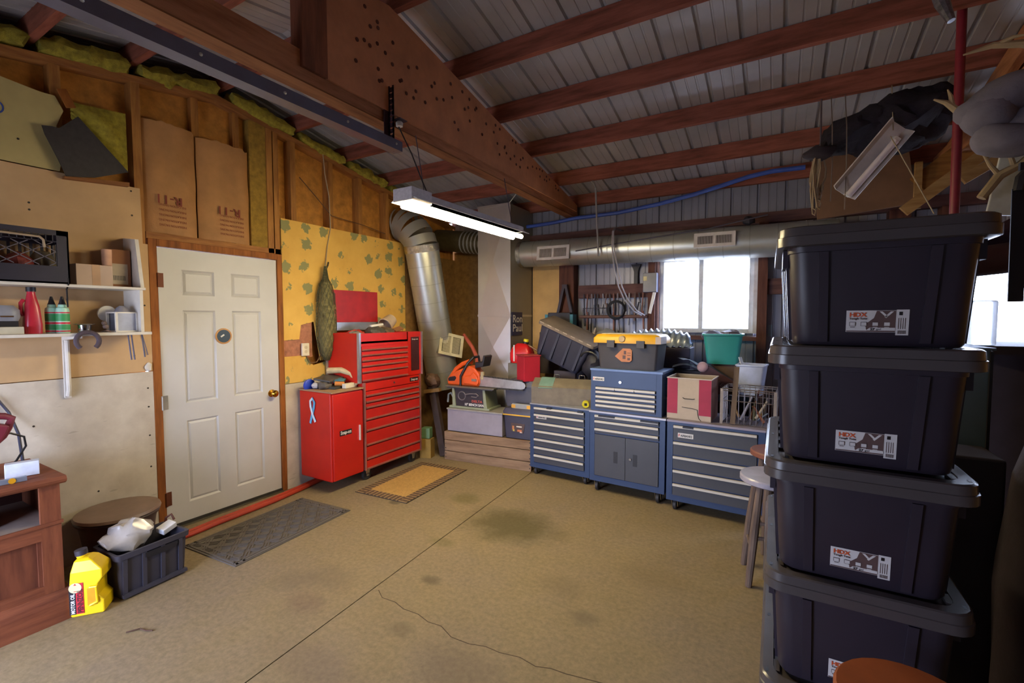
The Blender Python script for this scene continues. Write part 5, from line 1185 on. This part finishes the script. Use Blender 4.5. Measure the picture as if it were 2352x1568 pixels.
# tools hung on the girt
tr = thing('tool_rack', 'row bar with tools hung below the girt left of the window', 'rack', (2.2, 4.86, 0))
B().cyl((-.36, 0, 1.545), (.40, 0, 1.55), .018, n=10).build('rack_pipe', M('pipe_rust', '#6a4a44', .6), tr, True)
B().tube([(-.3, -.03, 1.62), (-.3, -.03, 1.64), (-.02, -.03, 1.64), (-.02, -.03, 1.58)], .006, 6).build('rack_hook', mDKMET, tr)
for x in (-.34, .38): B().box(x - .01, x + .01, 0, .06, 1.53, 1.565).build('rack_bracket', mDKMET, tr)
random.seed(5)
kinds = ['dark', 'rusty', 'grey', 'navy', 'black', 'steel', 'brown']
cols = ['#2c2a34', '#6a3c30', '#6d6a74', '#2c3248', '#1c1a20', '#84848c', '#584038']
for i in range(16):
    x = 1.88 + i*.044 + random.uniform(-.01, .01); ln = random.uniform(.18, .42); k = i % 7
    b = B(); b.bar((x, 4.885, 1.80), (x + random.uniform(-.015, .015), 4.885, 1.80 - ln*.55), .012, .010); b.bar((x, 4.885, 1.80 - ln*.5), (x + random.uniform(-.02, .02), 4.88, 1.80 - ln), .022, .016)
    tag(b.build('hanging_tool', M('hung_%d' % k, cols[k], .5, .3)), '%s hand tool, %s from the left of those hung on the girt' % (kinds[k], ['first', 'second', 'third', 'fourth', 'fifth', 'sixth', 'seventh', 'eighth', 'ninth', 'tenth', 'eleventh', 'twelfth', 'thirteenth', 'fourteenth', 'fifteenth', 'sixteenth'][i]), 'hand tool', 'tools hung on the girt')
hw_ = thing('pipe_wrench', 'dark wrench hung head-up on the back wall sheet', 'wrench', (2.445, 4.975, 1.90))
B().prism([(-.055, .21), (.055, .21), (.03, .16), (.022, .13), (.022, 0), (-.022, 0), (-.022, .13), (-.03, .16)], 'y', -.02, 0).build('wrench_body', M('wrench_dark', '#34333c', .5), hw_, bevel=.003)
cl = B()
for k in range(3): cl.tube(arc((2.27 + k*.006, 4.83 - k*.012, 1.62), .10 - k*.008, 0, 2*PI, 28), .007, 8)
tag(cl.build('cable_coil', M('coil_black', '#22242e', .5), None, True), 'black cable coil hung in front of the tool rack', 'cable')
ct_ = thing('caulk_tube', 'pale caulk tube leaning by the tipped tote', 'tube', (2.02, 4.70, 1.18), 0, None, (0, math.radians(16), 0))
B().lathe([(.022, 0), (.022, .2), (.012, .21), (.006, .26), (0, .26)], (0, 0, 0), 16).build('tube_body', M('caulk_cream', '#b4a494', .5), ct_, True)
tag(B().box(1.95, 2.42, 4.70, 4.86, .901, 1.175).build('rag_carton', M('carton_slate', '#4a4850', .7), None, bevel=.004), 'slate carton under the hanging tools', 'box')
tag(B().ball((0, 0, 0), 1, 14, (.13, .07, .13)).jitter(.02, 20).build('cloth_bundle', M('cloth_pale', '#8c8a88', .8), None, True, loc=(2.20, 4.73, 1.29)), 'pale cloth bundle beneath the tool rack', 'cloth')
fl = thing('flashlight_box', 'clear-fronted box hung at the left window edge', 'box', (2.635, 4.90, 1.80))
B().box(-.085, .055, -.06, .015, 0, .2).build('box_body', M('hang_box', '#4a4a62', .35), fl, bevel=.004); B().box(-.08, -.045, -.062, -.06, .12, .165).build('label', M('label_butter', '#d8c890', .5), fl)
tag(B().bar((2.62, 4.86, 1.58), (2.665, 4.86, 1.80), .03, .012, (0, 1, 0)).build('paint_stick', mWHITE), 'white paint stirrer hung at the left window edge', 'stick')
tag(B().ball((0, 0, 0), 1, 12, (.06, .05, .035)).jitter(.02, 25).build('wool_hat', M('cap_dark', '#2a2834', .7), None, True, loc=(3.53, 4.68, 2.41)), 'dark hat lying on the long duct by the window register', 'hat')
# bits between red chest and saw
tag(B().obox((.455, 3.865, .105), (.13, .11, .21), (0, 0, .3)).build('tan_carton', M('carton_tan', '#8a6c30', .8), None, bevel=.003), 'tan carton on the floor between the red chest and the crate', 'box')
tag(B().obox((.45, 3.87, .27), (.10, .09, .118), (0, 0, .3)).build('green_packet', M('packet_green', '#5c7a58', .6), None, bevel=.008), 'green packet on the tan carton', 'packet')
pd = thing('floor_jack', 'rusty dark jack post leaning between the chest and the crate', 'jack', (.60, 4.0, 0))
B().bar((.01, -.03, .012), (-.20, .02, .80), .05, .085, (1, 0, 0)).build('post', M('jack_rust', '#3a2c28', .6, 0, .3, 12), pd)
B().ball((-.20, .03, .83), .1, 12, (1, .8, .8)).jitter(.03, 18).build('head', M('jack_head', '#5a4030', .7, 0, .5, 30), pd, True)
B().bar((-.27, -.02, .70), (-.05, -.02, .74), .04, .04).build('cross_bar', M('jack_wood', '#7a5a30', .7), pd)
tag(B().tube([(.63, 4.14, .56), (.62, 4.13, .64), (.595, 4.12, .69), (.56, 4.12, .67), (.55, 4.12, .58)], .012, 8).build('pale_clamp', M('clamp_pale', '#9a9a90', .5), None, True), 'pale hooked clamp beside the leaning jack post', 'clamp')
tag(B().tube([(.50, 4.50, 1.33), (.56, 4.48, 1.28), (.66, 4.45, 1.19), (.74, 4.42, 1.08), (.78, 4.38, .98)], .022, 10).build('red_tube', M('tube_red', '#b0503c', .6), None, True), 'faded red hose running down beside the plenum', 'hose')
# ---------------- right-hand bay: lamp, ropes, lumber, hung gear ----------------
p0_, p1_ = Vector((4.119, 3.6, 2.331)), Vector((4.375, 3.6, 2.67)); ax_ = (p1_ - p0_).normalized(); zz_ = Vector((-.15, 1, .45)); zz_ = (zz_ - ax_*zz_.dot(ax_)).normalized(); yy_ = zz_.cross(ax_)
l2 = thing('shop_light', 'unlit fluorescent strip hanging crooked above the totes', 'light')
m4 = Matrix((ax_, yy_, zz_)).transposed().to_4x4(); m4.translation = (p0_ + p1_)/2; l2.matrix_world = m4
B().prism([(-.075, -.012), (-.04, .03), (.04, .03), (.075, -.012), (.08, -.008), (.045, .036), (-.045, .036), (-.08, -.008)], 'x', -.22, .24).build('reflector', M('strip_white', '#c4bab4', .4), l2)
B().cyl((-.22, .03, -.008), (.15, .03, -.008), .02, n=14).build('tube', M('dead_tube', '#d8ccd0', .3), l2, True)
for x in (-.215, .16): B().box(x - .01, x + .01, .012, .045, -.02, .02).build('lamp_holder', mWHITE, l2)
for a, b_, lab in (((4.345, 3.58, 2.66), (4.36, 3.775, 3.0), 'thin cord holding the upper end of the crooked strip light'), ((4.33, 3.56, 2.62), (4.52, 3.45, 2.12), 'pale cord trailing from the crooked strip light')):
    tag(B().tube([a, b_], .003, 6).build('dangling_string', mROPE), lab, 'cord')
# rope hank
rh = thing('rope_hank', 'tan rope hank hanging above the tote stack', 'rope', (3.975, 3.6, 2.22))
random.seed(11)
for k in range(11):
    dx = random.uniform(-.045, .045); e = random.uniform(-.03, .12); yy = random.uniform(-.03, .03); ex = random.uniform(-.025, .03)
    B().tube([(dx*.5, yy*.3, .37), (dx, yy, .27), (dx*.8 + ex*.6, yy*1.2, .16 + e*.5), (ex, yy, .02 + e), (ex + .012, yy*.6, .01 + e), (ex + .018, yy*.4, .05 + e)], .0055, 6).build('strand', M('rope_tan', '#8f7a62', .9), rh, True)
B().ball((0, 0, .375), .06, 12, (1.5, .8, .7)).jitter(.025, 22).build('knot', M('knot_dark', '#2c242c', .9), rh, True)
for x, z, lab in ((4.045, 2.28, 'short thin cord right of the rope hank'), (4.12, 2.22, 'long thin cord right of the rope hank')):
    tag(B().tube([(x, 3.775, 3.0), (x, 3.62, 2.75), (x + .004, 3.6, 2.5), (x + .002, 3.6, z)], .003, 6).build('thin_cord', M('cord_dim', '#75655a', .9)), lab, 'cord')
# dark net slung under the purlins
nn = thing('cargo_net', 'dark net slung under the roof in the right bay', 'net')
mND = M('net_dark', '#221c28', .9, 0, .4, 40, .5)
B().ball((4.40, 3.86, 2.80), 1, 26, (.30, .22, .15), (0, -.25, 0)).jitter(.09, 5).jitter(.04, 16).build('net_bundle', mND, nn, True)
B().ball((4.18, 3.80, 2.76), 1, 22, (.24, .16, .10), (0, -.55, 0)).jitter(.04, 8).jitter(.02, 24).build('net_hem', mND, nn, True)
B().tube([(4.10, 3.78, 2.72), (4.02, 3.74, 2.66), (3.99, 3.70, 2.60), (3.96, 3.68, 2.56)], [.08, .05, .035, .01], 10).jitter(.015, 25).build('net_tail', mND, nn, True)
# plywood sheet and lumber under truss 2
tag(B().obox((4.32, 4.60, 2.62), (.62, .018, .52), (math.radians(-12), math.radians(-5), 0)).build('plywood_sheet', M('ply_brown', '#7a5a44', .8, 0, .15, 5)), 'brown plywood sheet tucked under the eave of the right bay', 'plywood')
mLUM = WOOD('lumber_pale', '#b08a58', '#8a6438', 'x'); mLUM2 = WOOD('lumber_orange', '#a8743c', '#7c4e26', 'x')
for a, b_, w, lab, mm in (((4.52, 4.2, 2.28), (5.05, 4.2, 2.72), .075, 'pale lumber brace rising to the right behind the totes', mLUM), ((4.62, 4.3, 2.46), (5.1, 4.3, 2.86), .17, 'wide orange board behind the pale brace', mLUM2),
        ((4.78, 4.05, 2.42), (5.15, 4.05, 2.66), .06, 'short pale offcut crossing the pale brace', mLUM), ((4.60, 4.25, 2.30), (4.60, 4.25, 2.62), .04, 'thin upright cleat behind the pale brace', mLUM)):
    tag(B().bar(a, b_, .035, w, (0, 0, 1)).build('lumber_board', mm), lab, 'lumber')
# red pole
tag(B().tube([(4.56, 3.3, 3.20), (4.565, 3.3, 2.5), (4.57, 3.3, 1.9), (4.575, 3.3, 0.0)], .021, 12).build('red_pole', M('pole_red', '#7c1f2c', .45), None, True), 'tall red pole behind the tote stack', 'pole')
b = B().tube([(4.36, 2.90, 3.12), (4.39, 2.88, 2.98), (4.42, 2.86, 2.88)], [.03, .028, .015], 10)
tag(b.build('foil_pipe', M('foil_grey', '#7c7c84', .3, .7, .5, 40), None, True), 'grey foil-wrapped stub hanging from the ridge at the top right', 'pipe')
# antlers
def antler(name, lab, pts, rs, tines):
    t = thing(name, lab, 'antler'); mA = M('antler_bone', '#a08a68', .6, 0, .2, 12)
    B().tube(pts, rs, 8).build('beam', mA, t, True)
    for p in tines: B().tube(p, [.012, .009, .003], 8).build('tine', mA, t, True)
antler('antler', 'pale antler curving above the grey cloth bundle', [(4.50, 3.0, 2.775), (4.60, 3.0, 2.79), (4.70, 3.0, 2.77), (4.80, 3.0, 2.72)], [.004, .014, .018, .02], [[(4.62, 3.0, 2.79), (4.66, 2.98, 2.80), (4.70, 2.96, 2.79)]])
antler('antler', 'forked pale antler tip left of the grey cloth bundle', [(4.405, 3.02, 2.60), (4.45, 3.02, 2.575), (4.50, 3.02, 2.52), (4.56, 3.02, 2.47)], [.004, .012, .018, .02], [[(4.475, 3.02, 2.55), (4.468, 3.02, 2.60), (4.455, 3.02, 2.635)]])
antler('antler', 'twisted antler beside the white panel', [(4.62, 3.12, 2.12), (4.68, 3.12, 2.22), (4.75, 3.12, 2.26), (4.82, 3.1, 2.36)], [.02, .022, .018, .004], [[(4.68, 3.12, 2.22), (4.64, 3.1, 2.27), (4.60, 3.08, 2.34)], [(4.73, 3.12, 2.25), (4.70, 3.1, 2.33), (4.72, 3.08, 2.38)]])
# grey cloth bundle
cb_ = thing('cloth_bundle', 'grey quilted cloth bundle hung at the top right', 'cloth', (4.70, 3.02, 2.44))
mCL = M('quilt_grey', '#716c78', .9, 0, .15, 12, .3)
for c, s, r in (((-.02, 0, .12), (.22, .10, .085), (0, -.35, 0)), ((-.10, .0, .05), (.11, .10, .10), (0, .4, 0)), ((.06, .02, -.02), (.15, .10, .09), (0, -.2, 0)), ((-.04, -.02, -.09), (.13, .09, .08), (0, .3, 0)), ((.16, 0, -.05), (.10, .10, .13), (0, 0, 0))):
    B().ball(c, 1, 18, s, r).jitter(.02, 9).build('fold', mCL, cb_, True)
# white panel, sheets, roll, strap
tag(B().obox((4.88, 3.25, 2.23), (.36, .02, .40), (0, math.radians(8), 0)).build('enamel_sheet', M('panel_white', '#b9bab4', .4), None, bevel=.004), 'pale enamel panel hanging at the right edge', 'panel')
tag(B().lathe([(.0, 0), (.075, 0), (.075, .5), (0, .5)], (0, 0, 0), 20, 'x', False).build('rolled_hide', M('hide_maroon', '#3a1e26', .6, 0, .2, 10), None, True, loc=(4.60, 3.2, 1.815), rot=(0, math.radians(-6), 0)), 'rolled dark maroon hide at the right edge', 'roll')
B2 = B().grid(lambda u, v: Vector((4.66 + .36*u, 3.24 + .02*math.sin(v*7), 1.86 + (.08 + .32*u)*v)), 10, 10).solid(.012)
tag(B2.jitter(.012, 9).build('draped_hide', M('hide_maroon'), None, True), 'dark maroon hide draped above the roll', 'hide')
hs_ = thing('harness_strap', 'black leather harness strap hanging at the right edge', 'strap', (4.60, 2.62, 0))
B().bar((.0, 0, 1.60), (-.005, 0, 2.05), .045, .008, (0, 1, 0)).build('strap', M('leather_black', '#141018', .5), hs_); B().tube([(-.005, 0, 2.04), (.0, 0, 2.09), (.03, 0, 2.13), (.06, 0, 2.13)], .022, 8).build('strap_bend', M('leather_black'), hs_, True)
B().box(-.01, .06, -.01, .01, 2.12, 2.15).build('buckle', M('leather_black'), hs_)
# work table on the right carrying boxes by the second window
tbn = thing('side_bench', 'dark side bench behind the totes at the right', 'workbench', (5.2, 3.75, 0))
B().box(-.55, 1.0, -.35, .35, 1.34, 1.385).build('bench_top', M('bench_dark', '#2c2430', .7), tbn)
for x in (-.5, .95):
    for y in (-.3, .3): B().box(x - .04, x + .04, y - .04, y + .04, 0, 1.34).build('leg', M('bench_dark'), tbn)
B().box(-.52, .97, .30, .33, .2, 1.34).build('back_board', M('bench_dark'), tbn)
mJAR = M('jar_milky', '#e4e8f0', .5); mJAR.node_tree.nodes['Principled BSDF'].inputs['Transmission Weight'].default_value = .8
tag(B().box(4.70, 4.80, 3.44, 3.54, 1.386, 1.63).build('plastic_jar', mJAR, None, bevel=.01), 'square translucent jar on the right side bench before the window', 'jar')
# pegboard strip, yardstick
pb = thing('pegboard_strip', 'yellowed pegboard strip standing behind the tote stack', 'board', (4.66, 3.52, 0))
B().prism([(-.035, 0), (.045, 0), (.025, 1.95), (-.005, 1.95)], 'y', 0, .008).build('strip', M('peg_yellow', '#b49a58', .7), pb)
b = B()
for k in range(22): b.lathe([(.005, -.001), (.005, .002)], (random.uniform(-.02, .03), 0, 1.3 + k*.028), 6, 'y')
o = b.build('peg_holes', mKO, pb); o['kind'] = 'stuff'
# metal cabinet behind totes
fc = thing('steel_cabinet', 'blue-grey steel cabinet behind the tote stack', 'cabinet', (4.60, 2.75, 0))
B().box(-.13, -.02, 0, .4, 0, 1.395).build('cabinet_body', M('steel_teal', '#6a7c84', .35, .4, .1, 5), fc, bevel=.004); B().box(-.14, -.01, -.008, .41, 1.395, 1.405).build('cabinet_top', M('steel_teal_top', '#54646c', .4, .4), fc); B().box(-.028, -.018, -.012, 0, .02, 1.39).build('cabinet_edge', mKO, fc)
tag(B().box(4.34, 4.56, 2.48, 2.72, 0, .98).build('dark_filler', M('filler_dark', '#241c26', .7, 0, .2, 8), None, bevel=.01), 'dark hamper box added directly behind the tote stack', 'filler')  # added dark box, hides the bright floor so the gap reads dark
dk = thing('tarp_heap', 'dark tarp heaped at the right edge behind the totes', 'tarp', (4.86, 2.42, 0))
B().loft([[Vector((math.cos(2*PI*k/20)*r, math.sin(2*PI*k/20)*r*.62, z)) for k in range(20)] for r, z in ((.34, .0), (.33, .5), (.30, .95), (.24, 1.18), (.12, 1.27), (.03, 1.28))]).jitter(.05, 6).build('tarp_folds', M('tarp_dark', '#2c2028', .8, 0, .3, 8, .2), dk, True)
